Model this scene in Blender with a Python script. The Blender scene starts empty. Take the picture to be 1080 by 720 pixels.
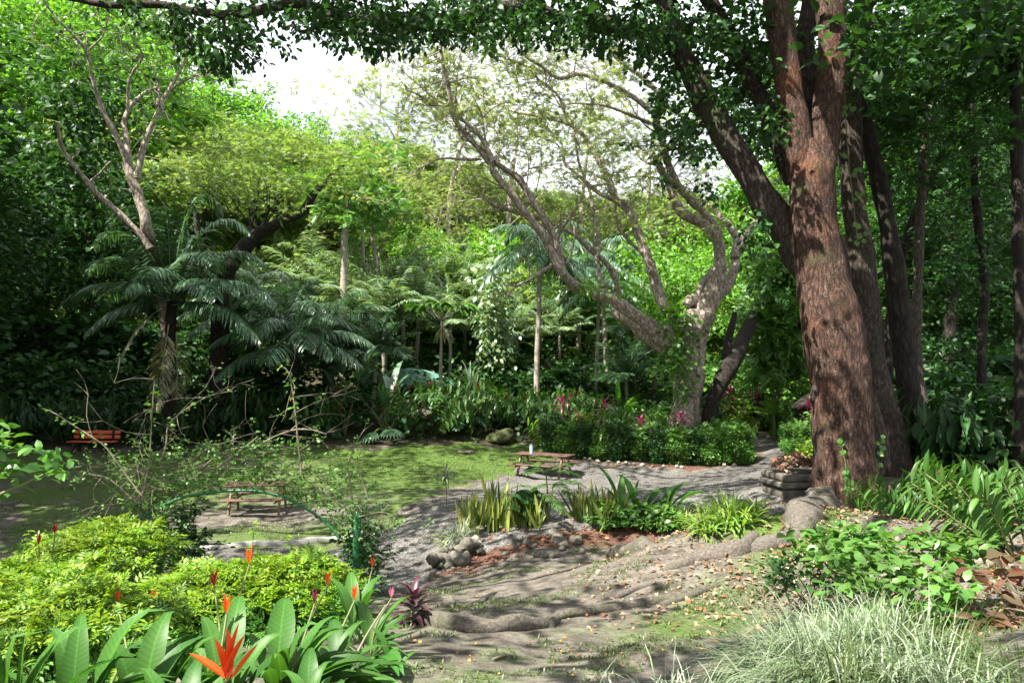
import bpy, math
import numpy as np
R = math.radians
rng = np.random.default_rng(11)
def U(a, b, n=None): return rng.uniform(a, b, n)
scene = bpy.context.scene
COL = scene.collection

# ------------------------------------------------------------------ camera model
FOC = 780.0; PITCH = math.atan(35/780.0); CZ = 3.8
CP, SP = math.cos(PITCH), math.sin(PITCH)
def ray(px, py):
    u = (px-540)/FOC; v = (360-py)/FOC
    return np.array([u, CP - v*SP, SP + v*CP])
def P(px, py, Y):
    d = ray(px, py); return np.array([0, 0, CZ]) + d*(Y/d[1])

# ------------------------------------------------------------------ terrain
_g = [(540,720,4.6),(300,720,4.5),(760,720,4.6),(1000,720,4.2),(600,640,7.5),(600,600,10),(700,570,12.3),(560,562,12.6),
 (470,606,11.3),(430,600,12),(420,560,15),(450,530,18.5),(272,540,19.3),(573,506,24),(700,500,24.3),(650,520,21),(560,530,18.5),
 (200,500,23),(97,480,27),(30,476,27),(300,468,28.5),(450,470,28),(530,470,28.5),(30,580,15),(200,584,14.4),(300,573,15.4),(395,565,16),
 (300,592,14),(830,490,23),(800,463,32),(780,500,22),(600,481,27),(690,491,25.3),(785,490,25),(890,537,11.8),(960,547,11),(1050,542,10),
 (760,580,10.5),(740,570,11),(1000,600,7.5),(850,620,7.5),(1000,660,5.5),(450,650,7),(300,650,8),(120,640,9)]
_c = [P(*q) for q in _g]
_c += [np.array(q, float) for q in [(0,0,2.2),(-3,0,2.0),(3,0,2.3),(0,-12,2.6),(-4,3,1.75),(-8,3,1.2),(-6,6,.95),(-12,8,.5),(10,6,2.4),(14,12,2.6),(9,16,1.9),(14,22,2.2),
 (22,18,3.0),(-22,12,.8),(-24,22,1.4),(-22,30,2.0),(-30,35,4),(-12,33,2.4),(-2,34,2.3),(6,36,1.8),(14,36,1.6),(22,36,3),(40,30,7),(-40,20,4),(-25,45,7),
 (-8,46,5.5),(6,46,4.0),(18,48,4.5),(-40,60,17),(-20,62,14),(0,62,10),(20,62,9),(40,60,12),(-60,90,34),(-30,92,29),(-8,92,22),(10,92,17),(35,92,18),(60,90,22),
 (-60,140,44),(-30,140,40),(0,140,34),(30,140,30),(70,140,34),(-120,60,30),(120,60,25),(-120,160,55),(120,160,45),(0,180,44),(-60,-25,4),(60,-25,5),(0,-30,3),(-60,10,9),(60,10,8)]]
_c = np.array(_c)
_cc = 1.2
def _phi(a, b): return np.sqrt(((a[:, None]-b[None])**2).sum(-1)+_cc**2)
_A = _phi(_c[:, :2], _c[:, :2]); n_ = len(_c)
_M = np.zeros((n_+1, n_+1)); _M[:n_, :n_] = _A; _M[:n_, n_] = 1; _M[n_, :n_] = 1
_w = np.linalg.solve(_M - np.diag(np.r_[np.full(n_, -.05), 0]), np.r_[_c[:, 2], 0])
def sn(p, seed, freq=1.0, k=7):
    r = np.random.default_rng(seed); p = np.asarray(p, float); out = 0
    for i in range(k):
        d = r.normal(size=p.shape[-1]); d *= freq*(.6+1.2*r.random())/np.linalg.norm(d)
        out = out + np.sin(p@d*6.283 + r.random()*6.283)
    return out/math.sqrt(k)
def H(x, y):
    q = np.stack([np.ravel(x), np.ravel(y)], -1).astype(float); out = np.empty(len(q))
    for i in range(0, len(q), 20000):
        b = q[i:i+20000]
        out[i:i+20000] = _phi(b, _c[:, :2])@_w[:n_] + _w[n_]
    out += .025*sn(q, 3, .45) + .012*sn(q, 4, 1.1)
    return out.reshape(np.shape(x))
def h1(x, y): return float(H(np.array([x]), np.array([y]))[0])
def G(px, py, lo=2.5, hi=60):
    d = ray(px, py); t = np.linspace(lo, hi, 900); p = np.array([0, 0, CZ]) + d*t[:, None]
    below = p[:, 2] < H(p[:, 0], p[:, 1])
    i = int(np.argmax(below)) if below.any() else len(t)-1
    q = p[i].copy(); q[2] = h1(q[0], q[1]); return q
def B(px, Y):
    x = (px-540)/FOC*Y; return np.array([x, Y, h1(x, Y)])

# ------------------------------------------------------------------ sun
SUN_EL, SUN_AZ = R(56), (-.82, -.57)
_a = np.array(SUN_AZ)/np.hypot(*SUN_AZ)
SUN = np.array([_a[0]*math.cos(SUN_EL), _a[1]*math.cos(SUN_EL), math.sin(SUN_EL)])

# ------------------------------------------------------------------ mesh building
def nrm(v): return v/np.maximum(np.linalg.norm(v, axis=-1, keepdims=True), 1e-9)
class MB:
    def __init__(s): s.V = []; s.F = []; s.M = []; s.A = []; s.n = 0
    def add(s, V, F, mi=0, uv=None):
        V = np.asarray(V, float).reshape(-1, 3); F = np.asarray(F, np.int64)
        if not len(F): return
        s.A.append(np.full((len(V), 2), 2.0) if uv is None else uv.reshape(-1, 2))
        s.V.append(V); s.F.append(F+s.n); s.M.append(np.full(len(F), mi)); s.n += len(V)
    def inst(s, T, pos, X, Z, sc, mi=0):
        """copies of template T=(V,F): local x along X, local z near Z"""
        V, F = T; n = len(pos)
        if not n: return
        X = nrm(X); Y = nrm(np.cross(Z, X)); Zz = np.cross(X, Y)
        Rm = np.stack([X, Y, Zz], -1)
        sc = np.asarray(sc, float)
        if sc.ndim == 0: sc = np.full(n, float(sc))
        if sc.ndim == 1: sc = np.repeat(sc[:, None], 3, 1)
        W = np.einsum('nij,nkj->nki', Rm, V[None]*sc[:, None, :]) + pos[:, None]
        Fi = (F[None] + (np.arange(n)*len(V))[:, None, None]).reshape(-1, F.shape[1])
        s.add(W, Fi, mi)
    def mesh(s, name, mats, org=(0, 0, 0), smooth=True):
        me = bpy.data.meshes.new(name)
        V = np.concatenate(s.V) - np.asarray(org, float)
        me.vertices.add(len(V)); me.vertices.foreach_set('co', V.astype(np.float32).ravel())
        tot = np.concatenate([np.full(len(f), f.shape[1]) for f in s.F])
        li = np.concatenate([f.ravel() for f in s.F])
        me.loops.add(len(li)); me.polygons.add(len(tot))
        st = np.r_[0, np.cumsum(tot)[:-1]]
        me.loops.foreach_set('vertex_index', li.astype(np.int32))
        me.polygons.foreach_set('loop_start', st.astype(np.int32))
        me.polygons.foreach_set('material_index', np.concatenate(s.M).astype(np.int32))
        me.polygons.foreach_set('use_smooth', np.full(len(tot), smooth))
        for m in (mats if isinstance(mats, (list, tuple)) else [mats]): me.materials.append(m)
        if any(a[0, 0] < 1.5 for a in s.A):
            at = me.attributes.new('leafuv', 'FLOAT2', 'POINT'); at.data.foreach_set('vector', np.concatenate(s.A).astype(np.float32).ravel())
        me.update(calc_edges=True)
        return me
    def build(s, name, mats, parent=None, org=(0, 0, 0), smooth=True):
        o = bpy.data.objects.new(name, s.mesh(name, mats, org, smooth)); COL.objects.link(o)
        if parent is not None: o.parent = parent
        else: o.location = org
        return o
def tag(o, label=None, cat=None, group=None, kind=None):
    if label: o['label'] = label
    if cat: o['category'] = cat
    if group: o['group'] = group
    if kind: o['kind'] = kind
    return o
def thing(name, label, cat, loc, rz=0, sc=1, group=None):
    o = bpy.data.objects.new(name, None); COL.objects.link(o); o.empty_display_size = .2
    o.location = [float(v) for v in loc]; o.rotation_euler = (0, 0, rz); o.scale = (sc,)*3
    return tag(o, label, cat, group)
def dup(o, loc, rz=0, sc=1, label=None, group=None):
    r = o.copy(); COL.objects.link(r); r.location = [float(v) for v in loc]; r.rotation_euler = (0, 0, rz)
    r.scale = sc if isinstance(sc, tuple) else (sc,)*3
    if label: r['label'] = label
    if group: r['group'] = group
    for ch in list(o.children):
        c = ch.copy(); COL.objects.link(c); c.parent = r
        for g in list(ch.children):
            d = g.copy(); COL.objects.link(d); d.parent = c
    return r
class Kind:
    """first put() moves the prototype itself, later ones copy it"""
    def __init__(s, maker): s.maker = maker; s.o = None; s.used = False
    def put(s, loc, rz=None, sc=1, label=None, group=None):
        if s.o is None: s.o = s.maker()
        rz = float(U(0, 6.28)) if rz is None else rz
        if not s.used:
            s.used = True; o = s.o; o.location = [float(v) for v in loc]; o.rotation_euler = (0, 0, rz)
            o.scale = sc if isinstance(sc, tuple) else (sc,)*3
            if label: o['label'] = label
            if group: o['group'] = group
            return o
        return dup(s.o, loc, rz, sc, label, group)

def smooth_path(pts, rad, step):
    pts = np.asarray(pts, float); rad = np.asarray(rad, float)
    if len(pts) < 3:
        k = max(2, int(np.linalg.norm(pts[-1]-pts[0])/step)+1); t = np.linspace(0, 1, k)[:, None]
        return pts[0]*(1-t)+pts[-1]*t, np.interp(t[:, 0], [0, 1], [rad[0], rad[-1]])
    E = np.vstack([2*pts[0]-pts[1], pts, 2*pts[-1]-pts[-2]]); out = []; ro = []
    for i in range(len(pts)-1):
        a, b, c, d = E[i:i+4]; k = max(2, int(np.linalg.norm(c-b)/step)+1)
        t = np.linspace(0, 1, k, endpoint=False)[:, None]
        out.append(.5*(2*b+(c-a)*t+(2*a-5*b+4*c-d)*t**2+(3*b-a-3*c+d)*t**3)); ro.append(rad[i]+(rad[i+1]-rad[i])*t[:, 0])
    out.append(pts[-1:]); ro.append(rad[-1:])
    return np.vstack(out), np.concatenate(ro)
def tube(mb, pts, rad, sides=8, step=.25, bump=0.0, freq=1.0, seed=1, mi=0, cap=True, ridge=0.0, lobes=5):
    p, r = smooth_path(pts, rad, step); n = len(p)
    T = nrm(np.gradient(p, axis=0)); N = np.empty_like(T)
    a = np.cross(T[0], [0, 0, 1.0]);
    if np.linalg.norm(a) < .1: a = np.cross(T[0], [1.0, 0, 0])
    N[0] = nrm(a)
    for i in range(1, n): N[i] = nrm(N[i-1]-T[i]*(N[i-1]@T[i]))
    Bn = np.cross(T, N); th = np.linspace(0, 2*math.pi, sides, endpoint=False)
    dirs = np.cos(th)[None, :, None]*N[:, None]+np.sin(th)[None, :, None]*Bn[:, None]
    rr = np.repeat(r[:, None], sides, 1)
    if bump:
        q = p[:, None]+dirs*r[:, None, None]
        rr = rr*(1+bump*sn(q, seed, freq)+.45*bump*sn(q, seed+9, freq*2.7))
    if ridge: rr = rr*(1+ridge*np.sin(lobes*th+seed)[None]*np.sin(np.linspace(0, 3, n)+seed)[:, None]+ridge*.6*np.sin((lobes+2)*th)[None])
    V = p[:, None]+dirs*rr[..., None]
    i = np.arange(n-1)[:, None]*sides; j = np.arange(sides)[None]; j2 = (j+1) % sides
    F = np.stack([i+j, i+j2, i+sides+j2, i+sides+j], -1).reshape(-1, 4)
    mb.add(V, F, mi)
    if cap:
        c = np.vstack([V[-1], p[-1]+T[-1]*r[-1]*.4]); mb.add(c, np.array([[k, (k+1) % sides, sides] for k in range(sides)]), mi)
        c = np.vstack([V[0], p[0]-T[0]*r[0]*.3]); mb.add(c, np.array([[(k+1) % sides, k, sides] for k in range(sides)]), mi)
    return p, r
def box(mb, c, s, rz=0, mi=0, bev=.012, rx=0, ry=0):
    """bevelled box of size s about centre c"""
    s = np.asarray(s, float); b = min(bev, s.min()*.3)
    V = []; 
    for ax in range(3):
        for sx in (-1, 1):
            for sy in (-1, 1):
                for sz in (-1, 1):
                    v = np.array([sx, sy, sz])*s/2; m = np.ones(3); m[ax] = 0
                    v = v - np.array([sx, sy, sz])*b*m; V.append(v)
    V = np.array(V).reshape(3, 8, 3)
    idx = lambda ax, a, b_, c_: ax*8+((a > 0)*4+(b_ > 0)*2+(c_ > 0))
    F4 = []; F3 = []
    for ax in range(3):
        for sg in (-1, 1):
            q = []
            for (u, v) in ((-1, -1), (1, -1), (1, 1), (-1, 1)):
                t = [0, 0, 0]; t[ax] = sg; t[(ax+1) % 3] = u; t[(ax+2) % 3] = v; q.append(idx(ax, *t))
            F4.append(q if sg > 0 else q[::-1])
    for ax in range(3):
        a1, a2 = (ax+1) % 3, (ax+2) % 3
        for s1 in (-1, 1):
            for s2 in (-1, 1):
                q = []
                for (ff, e) in ((a1, -1), (a1, 1), (a2, 1), (a2, -1)):
                    t = [0, 0, 0]; t[ax] = e; t[a1] = s1; t[a2] = s2; q.append(idx(ff, *t))
                F4.append(q if s1*s2 < 0 else q[::-1])
    for a in (-1, 1):
        for b_ in (-1, 1):
            for c_ in (-1, 1):
                q = [idx(0, a, b_, c_), idx(1, a, b_, c_), idx(2, a, b_, c_)]
                F3.append(q if a*b_*c_ > 0 else q[::-1])
    W = V.reshape(-1, 3)
    def rot(W, ax, an):
        c_, s_ = math.cos(an), math.sin(an); W = W.copy(); i, j = [(1, 2), (2, 0), (0, 1)][ax]
        a_, b_ = W[:, i].copy(), W[:, j].copy(); W[:, i] = a_*c_-b_*s_; W[:, j] = a_*s_+b_*c_; return W
    W = rot(rot(rot(W, 0, rx), 1, ry), 2, rz)+np.asarray(c, float)
    n0 = mb.n; mb.add(W, np.array(F4), mi)
    mb.F.append(np.array(F3)+n0); mb.M.append(np.full(len(F3), mi))

# width profiles
PROF = {'blade': lambda s: np.maximum((1-s)**.7*(.75+.5*np.minimum(s*3, 1)), .03),
        'lance': lambda s: np.maximum(np.sin(np.pi*np.clip(s, 0, 1)**.8)**.75, .03),
        'sword': lambda s: np.maximum(np.minimum(np.minimum(.65+s, 1), (1-s)**.6*1.5), .02),
        'paddle': lambda s: np.where(s < .28, .07, np.maximum(np.sin(np.pi*np.clip((s-.26)/.74, 0, 1)**.72)**1.05, .02)),
        'spoon': lambda s: np.where(s < .15, .1, np.maximum(np.sin(np.pi*np.clip((s-.12)/.88, 0, 1)**.7)**.7, .03)),
        'even': lambda s: np.maximum((1-s)**.25, .1)}
def straps(mb, base, d, L, W, droop, segs=4, prof='lance', fold=.2, roll=None, mi=0, flat=False):
    base = np.atleast_2d(np.asarray(base, float)); n = len(base); d = nrm(np.broadcast_to(d, (n, 3)).astype(float))
    L = np.broadcast_to(L, n).astype(float); W = np.broadcast_to(W, n); droop = np.broadcast_to(droop, n)
    side = np.cross(d, [0, 0, 1.0]); bad = np.linalg.norm(side, axis=1) < .08
    if bad.any(): side[bad] = np.cross(d[bad], nrm(rng.normal(size=(bad.sum(), 3))))
    side = nrm(side)
    if roll is not None:
        roll = np.broadcast_to(roll, n)[:, None]; side = side*np.cos(roll)+np.cross(d, side)*np.sin(roll)
    s = np.linspace(0, 1, segs+1); pos = base.copy(); rings = []
    for k in range(segs+1):
        dk = nrm(d+np.array([0, 0, -1.0])*(droop*s[k]**1.3)[:, None])
        if k: pos = pos+dk*(L/segs)[:, None]
        sk = nrm(side-dk*(side*dk).sum(1)[:, None]); up = np.cross(sk, dk)
        w = (W*PROF[prof](np.array([s[k]]))[0])[:, None]
        l = pos+sk*w*.5+up*fold*w; r = pos-sk*w*.5+up*fold*w
        rings.append(np.stack([l, r], 1) if flat else np.stack([l, pos, r], 1))
    V = np.stack(rings, 1); m = V.shape[2]; nv = (segs+1)*m
    f = []
    for k in range(segs):
        for j in range(m-1): f.append([k*m+j, k*m+j+1, (k+1)*m+j+1, (k+1)*m+j])
    f = np.array(f); F = (f[None]+(np.arange(n)*nv)[:, None, None]).reshape(-1, 4)
    uv = np.zeros((n, segs+1, m, 2)); uv[..., 0] = np.linspace(-1, 1, m)[None, None]; uv[..., 1] = (s[None, :]*L[:, None]/np.maximum(W, .01)[:, None])[..., None]
    mb.add(V, F, mi, uv); return pos
def sph(n): return nrm(rng.normal(size=(n, 3)))
def azel(az, el): az = np.asarray(az); el = np.asarray(el); return np.stack([np.cos(az)*np.cos(el), np.sin(az)*np.cos(el), np.sin(el)+0*az], -1)

# leaf templates (local x = length 1, z = up)
LEAF4 = (np.array([[0, 0, 0], [.42, .2, .05], [1, 0, -.06], [.42, -.2, .05]], float), np.array([[0, 2, 1], [0, 3, 2]]))
LEAFB = (np.array([[0, 0, 0], [.3, 0, .02], [.68, 0, 0], [1, 0, -.12], [.22, .25, .07], [.6, .26, .05], [.22, -.25, .07], [.6, -.26, .05]], float),
         np.array([[0, 1, 4], [1, 5, 4], [1, 2, 5], [2, 3, 5], [0, 6, 1], [1, 6, 7], [1, 7, 2], [2, 7, 3]]))
def sprig(n, wid=.32, ll=.36, lw=.5, alt=False, droop=.15, term=True):
    V = []; F = []
    def leaf(o, d, L):
        d = d/np.linalg.norm(d); y = np.array([-d[1], d[0], 0]); k = len(V)
        V.extend([o, o+d*L*.45+y*L*lw*.4+[0, 0, .03], o+d*L-[0, 0, .05], o+d*L*.45-y*L*lw*.4+[0, 0, .03]]); F.extend([[k, k+2, k+1], [k, k+3, k+2]])
    for i in range(n):
        t = (i+.6)/n; o = np.array([t*.85, 0, -droop*t*t]); sz = ll*(.6+.8*math.sin(math.pi*min(.15+t*.8, 1)))
        for sg in ((1, -1) if not alt else ((1,) if i % 2 else (-1,))):
            leaf(o, np.array([.55, sg*.9, .05]), sz)
    if term: leaf(np.array([.85, 0, -droop*.8]), np.array([1, 0, -.1]), ll)
    k = len(V); V.extend([np.array([0, .008, 0]), np.array([0, -.008, 0]), np.array([.9, 0, -droop*.8])]); F.append([k, k+1, k+2])
    return np.array(V, float), np.array(F)
SPRIG3 = sprig(3, ll=.42); SPRIG5 = sprig(5, ll=.34); SPRIG8 = sprig(8, ll=.22, lw=.45); SPRIGA = sprig(6, ll=.4, alt=True)
def foliage(mb, C, rad, n, T, size, flat=.6, up=.9, mi=0, jit=.35, out=None, droop=0.0):
    """leaves around cluster centres C"""
    C = np.asarray(C, float); m = len(C)
    if not m: return
    idx = np.repeat(np.arange(m), n); k = len(idx); rad = np.broadcast_to(rad, m)[idx]
    g = sph(k)*(rng.random(k)**.45)[:, None]; g[:, 2] *= flat
    pos = C[idx]+g*rad[:, None]
    X = nrm(g+rng.normal(size=(k, 3))*.6); X[:, 2] = X[:, 2]*.5-droop
    Z = rng.normal(size=(k, 3))*.55+np.array([0, 0, up])
    mb.inst(T, pos, X, Z, size*(1+jit*(rng.random(k)*2-1)), mi)

# lit patches: gaps cut into the crowns overhead to place the sun spots
LITS = []
def lit(p, r): LITS.append((np.asarray(p, float), r))
def gap(C, pr=.97):
    C = np.asarray(C, float); keep = np.ones(len(C), bool)
    for p, r in LITS:
        v = C-p; t = v@SUN; dist = np.linalg.norm(v-t[:, None]*SUN, axis=1)
        keep &= ~((t > 1.0) & (dist < r) & (rng.random(len(C)) < pr))
    return C[keep]

# ------------------------------------------------------------------ materials
def newmat(name):
    m = bpy.data.materials.new(name); m.use_nodes = True; nt = m.node_tree; nt.nodes.clear()
    return m, nt, lambda t, **k: _nd(nt, t, **k)
def _nd(nt, t, **k):
    n = nt.nodes.new(t)
    for a, v in k.items():
        if a.startswith('i_'):
            key = a[2:]; key = int(key) if key.isdigit() else key.replace('_', ' ')
            n.inputs[key].default_value = v
        else: setattr(n, a, v)
    return n
def ramp(nt, cols, pos=None, interp='LINEAR'):
    n = nt.nodes.new('ShaderNodeValToRGB'); e = n.color_ramp.elements; n.color_ramp.interpolation = interp
    pos = pos if pos is not None else np.linspace(0, 1, len(cols))
    while len(e) < len(cols): e.new(.5)
    for i, (c, p) in enumerate(zip(cols, pos)): e[i].position = float(p); e[i].color = (*c, 1)
    return n
def leafmat(name, cols, rough=.42, trans=.35, spec=.5, tint=(1.25, 1.3, .5), var=.35, vein=None):
    m, nt, N = newmat(name); L = nt.links.new
    geo = N('ShaderNodeNewGeometry'); rp = ramp(nt, cols); L(geo.outputs['Random Per Island'], rp.inputs[0])
    tc = N('ShaderNodeTexCoord'); nz = N('ShaderNodeTexNoise', i_Scale=1.3, i_Detail=2.0); L(tc.outputs['Object'], nz.inputs['Vector'])
    hs = N('ShaderNodeHueSaturation'); mr = N('ShaderNodeMapRange', i_1=.3, i_2=.7, i_3=1-var, i_4=1+var); L(nz.outputs['Fac'], mr.inputs[0])
    L(mr.outputs[0], hs.inputs['Value']); L(rp.outputs[0], hs.inputs['Color'])
    mh = N('ShaderNodeMapRange', i_1=.2, i_2=.8, i_3=.485, i_4=.515); L(nz.outputs['Fac'], mh.inputs[0]); L(mh.outputs[0], hs.inputs['Hue'])
    col = hs.outputs[0]
    if vein:
        at = N('ShaderNodeAttribute', attribute_name='leafuv'); sx = N('ShaderNodeSeparateXYZ'); L(at.outputs['Vector'], sx.inputs[0])
        def M(op, a, b=0., cl=False):
            x = N('ShaderNodeMath', operation=op, use_clamp=cl)
            for i, c in ((0, a), (1, b)):
                if isinstance(c, (int, float)): x.inputs[i].default_value = c
                else: L(c, x.inputs[i])
            return x.outputs[0]
        au = M('ABSOLUTE', sx.outputs[0]); mid = M('MULTIPLY', M('SUBTRACT', .1, au), 12., True)
        lat = M('SINE', M('SUBTRACT', M('MULTIPLY', sx.outputs[1], 30.), M('MULTIPLY', au, 7.)))
        fac = M('ADD', M('ADD', 1.0, M('MULTIPLY', lat, .1)), M('MULTIPLY', mid, vein))
        edge = M('MULTIPLY', M('MULTIPLY', au, au), -.12); fac = M('ADD', fac, edge)
        h2 = N('ShaderNodeHueSaturation'); L(fac, h2.inputs['Value']); L(col, h2.inputs['Color']); col = h2.outputs[0]
    pb = N('ShaderNodeBsdfPrincipled'); pb.inputs['Roughness'].default_value = rough; pb.inputs['Specular IOR Level'].default_value = spec
    L(col, pb.inputs['Base Color'])
    tb = N('ShaderNodeBsdfTranslucent'); mx = N('ShaderNodeMix', data_type='RGBA', blend_type='MULTIPLY'); mx.inputs[0].default_value = 1
    L(col, mx.inputs[6]); mx.inputs[7].default_value = (*[t*1.15 for t in tint], 1); L(mx.outputs[2], tb.inputs['Color'])
    ms = N('ShaderNodeMixShader'); ms.inputs[0].default_value = trans; L(pb.outputs[0], ms.inputs[1]); L(tb.outputs[0], ms.inputs[2])
    o = N('ShaderNodeOutputMaterial'); L(ms.outputs[0], o.inputs[0]); return m
def barkmat(name, cols, stretch=(9, 9, 2), extra=(), bdist=.05, vw=.2):
    m, nt, N = newmat(name); L = nt.links.new
    tc = N('ShaderNodeTexCoord'); mp = N('ShaderNodeMapping'); mp.inputs['Scale'].default_value = stretch
    wn = N('ShaderNodeTexNoise', i_Scale=2.2, i_Detail=3.0); L(tc.outputs['Object'], wn.inputs['Vector'])
    wa = N('ShaderNodeVectorMath', operation='MULTIPLY_ADD'); L(wn.outputs['Color'], wa.inputs[0]); wa.inputs[1].default_value = (.16, .16, .16); L(tc.outputs['Object'], wa.inputs[2]); L(wa.outputs[0], mp.inputs[0])
    v = N('ShaderNodeTexVoronoi', i_Scale=1.0, feature='DISTANCE_TO_EDGE'); L(mp.outputs[0], v.inputs['Vector'])
    vm = N('ShaderNodeMapRange', i_1=0., i_2=.3); L(v.outputs['Distance'], vm.inputs[0])
    f = N('ShaderNodeTexNoise', i_Scale=2.6, i_Detail=9.0, i_Roughness=.72); L(mp.outputs[0], f.inputs['Vector'])
    s1 = N('ShaderNodeMath', operation='MULTIPLY'); L(vm.outputs[0], s1.inputs[0]); s1.inputs[1].default_value = vw
    s2 = N('ShaderNodeMath', operation='MULTIPLY_ADD'); L(f.outputs['Fac'], s2.inputs[0]); s2.inputs[1].default_value = 1.0; L(s1.outputs[0], s2.inputs[2])
    rp = ramp(nt, cols, np.linspace(.42, .9, len(cols))); L(s2.outputs[0], rp.inputs[0]); col = rp.outputs[0]
    for (c, sc, th, sf) in extra:
        n2 = N('ShaderNodeTexNoise', i_Scale=float(sc), i_Detail=5.0, i_Roughness=.65); L(tc.outputs['Object'], n2.inputs['Vector'])
        mr = N('ShaderNodeMapRange', i_1=th, i_2=th+sf); L(n2.outputs['Fac'], mr.inputs[0]); mk = N('ShaderNodeMath', operation='MULTIPLY', use_clamp=True); L(mr.outputs[0], mk.inputs[0]); L(s2.outputs[0], mk.inputs[1])
        mx = N('ShaderNodeMix', data_type='RGBA'); L(mk.outputs[0], mx.inputs[0]); L(col, mx.inputs[6]); mx.inputs[7].default_value = (*c, 1); col = mx.outputs[2]
    pb = N('ShaderNodeBsdfPrincipled'); pb.inputs['Roughness'].default_value = .9; pb.inputs['Specular IOR Level'].default_value = .25; L(col, pb.inputs['Base Color'])
    bp = N('ShaderNodeBump', i_Strength=1.0, i_Distance=bdist); L(s2.outputs[0], bp.inputs['Height']); L(bp.outputs[0], pb.inputs['Normal'])
    o = N('ShaderNodeOutputMaterial'); L(pb.outputs[0], o.inputs[0]); return m
def solidmat(name, cols, scale=(4, 4, 4), rough=.7, bump=.3, bdist=.02, detail=6, metal=0, spec=.4, fine=None, extra=None, pos=None):
    """noise-mottled surface; extra=(colour, scale, threshold) blotches"""
    m, nt, N = newmat(name); L = nt.links.new
    tc = N('ShaderNodeTexCoord'); mp = N('ShaderNodeMapping'); mp.inputs['Scale'].default_value = scale; L(tc.outputs['Object'], mp.inputs[0])
    nz = N('ShaderNodeTexNoise', i_Scale=1.0, i_Detail=float(detail), i_Roughness=.65, i_Distortion=.35); L(mp.outputs[0], nz.inputs['Vector'])
    rp = ramp(nt, cols, pos if pos is not None else np.linspace(.28, .72, len(cols))); L(nz.outputs['Fac'], rp.inputs[0]); col = rp.outputs[0]
    for (c, sc, th, sf) in (extra or []):
        n2 = N('ShaderNodeTexNoise', i_Scale=float(sc), i_Detail=4.0); L(tc.outputs['Object'], n2.inputs['Vector'])
        mr = N('ShaderNodeMapRange', i_1=th, i_2=th+sf); L(n2.outputs['Fac'], mr.inputs[0])
        mx = N('ShaderNodeMix', data_type='RGBA'); L(mr.outputs[0], mx.inputs[0]); L(col, mx.inputs[6]); mx.inputs[7].default_value = (*c, 1); col = mx.outputs[2]
    pb = N('ShaderNodeBsdfPrincipled'); pb.inputs['Roughness'].default_value = rough; pb.inputs['Metallic'].default_value = metal; pb.inputs['Specular IOR Level'].default_value = spec
    L(col, pb.inputs['Base Color'])
    if bump:
        bp = N('ShaderNodeBump', i_Strength=bump, i_Distance=bdist); L(nz.outputs['Fac'], bp.inputs['Height']); L(bp.outputs[0], pb.inputs['Normal'])
    o = N('ShaderNodeOutputMaterial'); L(pb.outputs[0], o.inputs[0]); return m
# ================================================================== materials
ML = {}
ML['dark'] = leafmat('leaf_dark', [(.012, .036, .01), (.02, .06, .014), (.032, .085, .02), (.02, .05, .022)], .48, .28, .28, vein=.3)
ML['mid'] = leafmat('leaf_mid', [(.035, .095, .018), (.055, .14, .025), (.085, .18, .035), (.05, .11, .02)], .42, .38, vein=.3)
ML['bright'] = leafmat('leaf_bright', [(.06, .15, .02), (.09, .21, .03), (.13, .25, .035)], .42, .4, vein=.3)
ML['yel'] = leafmat('leaf_yellow_green', [(.09, .165, .042), (.145, .22, .07), (.21, .275, .115), (.11, .19, .055)], .42, .45, .45)
ML['olive'] = leafmat('leaf_olive', [(.08, .145, .048), (.145, .215, .08), (.24, .29, .14), (.11, .19, .06)], .42, .4, .45)
ML['pale'] = leafmat('leaf_pale', [(.13, .18, .07), (.2, .24, .11), (.16, .19, .09)], .55, .5, .3)
ML['lime'] = leafmat('leaf_lime', [(.1, .21, .016), (.16, .28, .022), (.24, .33, .03), (.09, .2, .018), (.05, .13, .014)], .45, .4, .35, (1.1, 1.1, .4), .25)
ML['palm'] = leafmat('leaf_palm', [(.035, .09, .045), (.06, .13, .065), (.095, .17, .09)], .33, .25, .6)
ML['palm_light'] = leafmat('leaf_palm_light', [(.07, .15, .07), (.14, .23, .12), (.27, .33, .2), (.1, .19, .09)], .36, .3, .6)
ML['deadfrond'] = leafmat('leaf_dead', [(.22, .22, .14), (.32, .31, .2)], .6, .3, .3)
ML['broad'] = leafmat('leaf_broad', [(.025, .085, .014), (.045, .13, .02), (.075, .18, .03)], .48, .35, .3, vein=.5)
ML['snake'] = leafmat('leaf_sword', [(.05, .1, .03), (.11, .16, .03), (.27, .28, .06), (.07, .13, .03), (.19, .22, .045)], .4, .15)
ML['iris'] = leafmat('leaf_iris', [(.09, .19, .03), (.15, .26, .05), (.26, .33, .09)], .4, .35)
ML['spider'] = leafmat('leaf_variegated', [(.11, .17, .09), (.2, .26, .16), (.3, .34, .25), (.15, .22, .11), (.08, .14, .05)], .45, .25, .4, (1.0, 1.05, .85))
ML['silver'] = leafmat('leaf_silver', [(.2, .25, .17), (.32, .36, .27)], .5, .25, .3, (1, 1, .8))
ML['grass'] = leafmat('leaf_grass', [(.045, .085, .018), (.075, .115, .028), (.11, .14, .045)], .45, .35)
ML['cord'] = leafmat('leaf_maroon', [(.05, .025, .03), (.08, .03, .045), (.04, .035, .03)], .35, .2, .5, (1.4, .7, .8))
ML['pink'] = leafmat('leaf_pink', [(.33, .03, .13), (.42, .05, .2), (.2, .025, .07), (.1, .03, .05)], .4, .35, .4, (1, .5, .7))
ML['red'] = leafmat('petal_red', [(.38, .01, .03), (.5, .02, .04)], .4, .3, .4, (1, .4, .4))
ML['orange'] = leafmat('petal_orange', [(.75, .06, .02), (.85, .16, .03), (.8, .1, .02)], .4, .35, .4, (1, .8, .4), .15)
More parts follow.
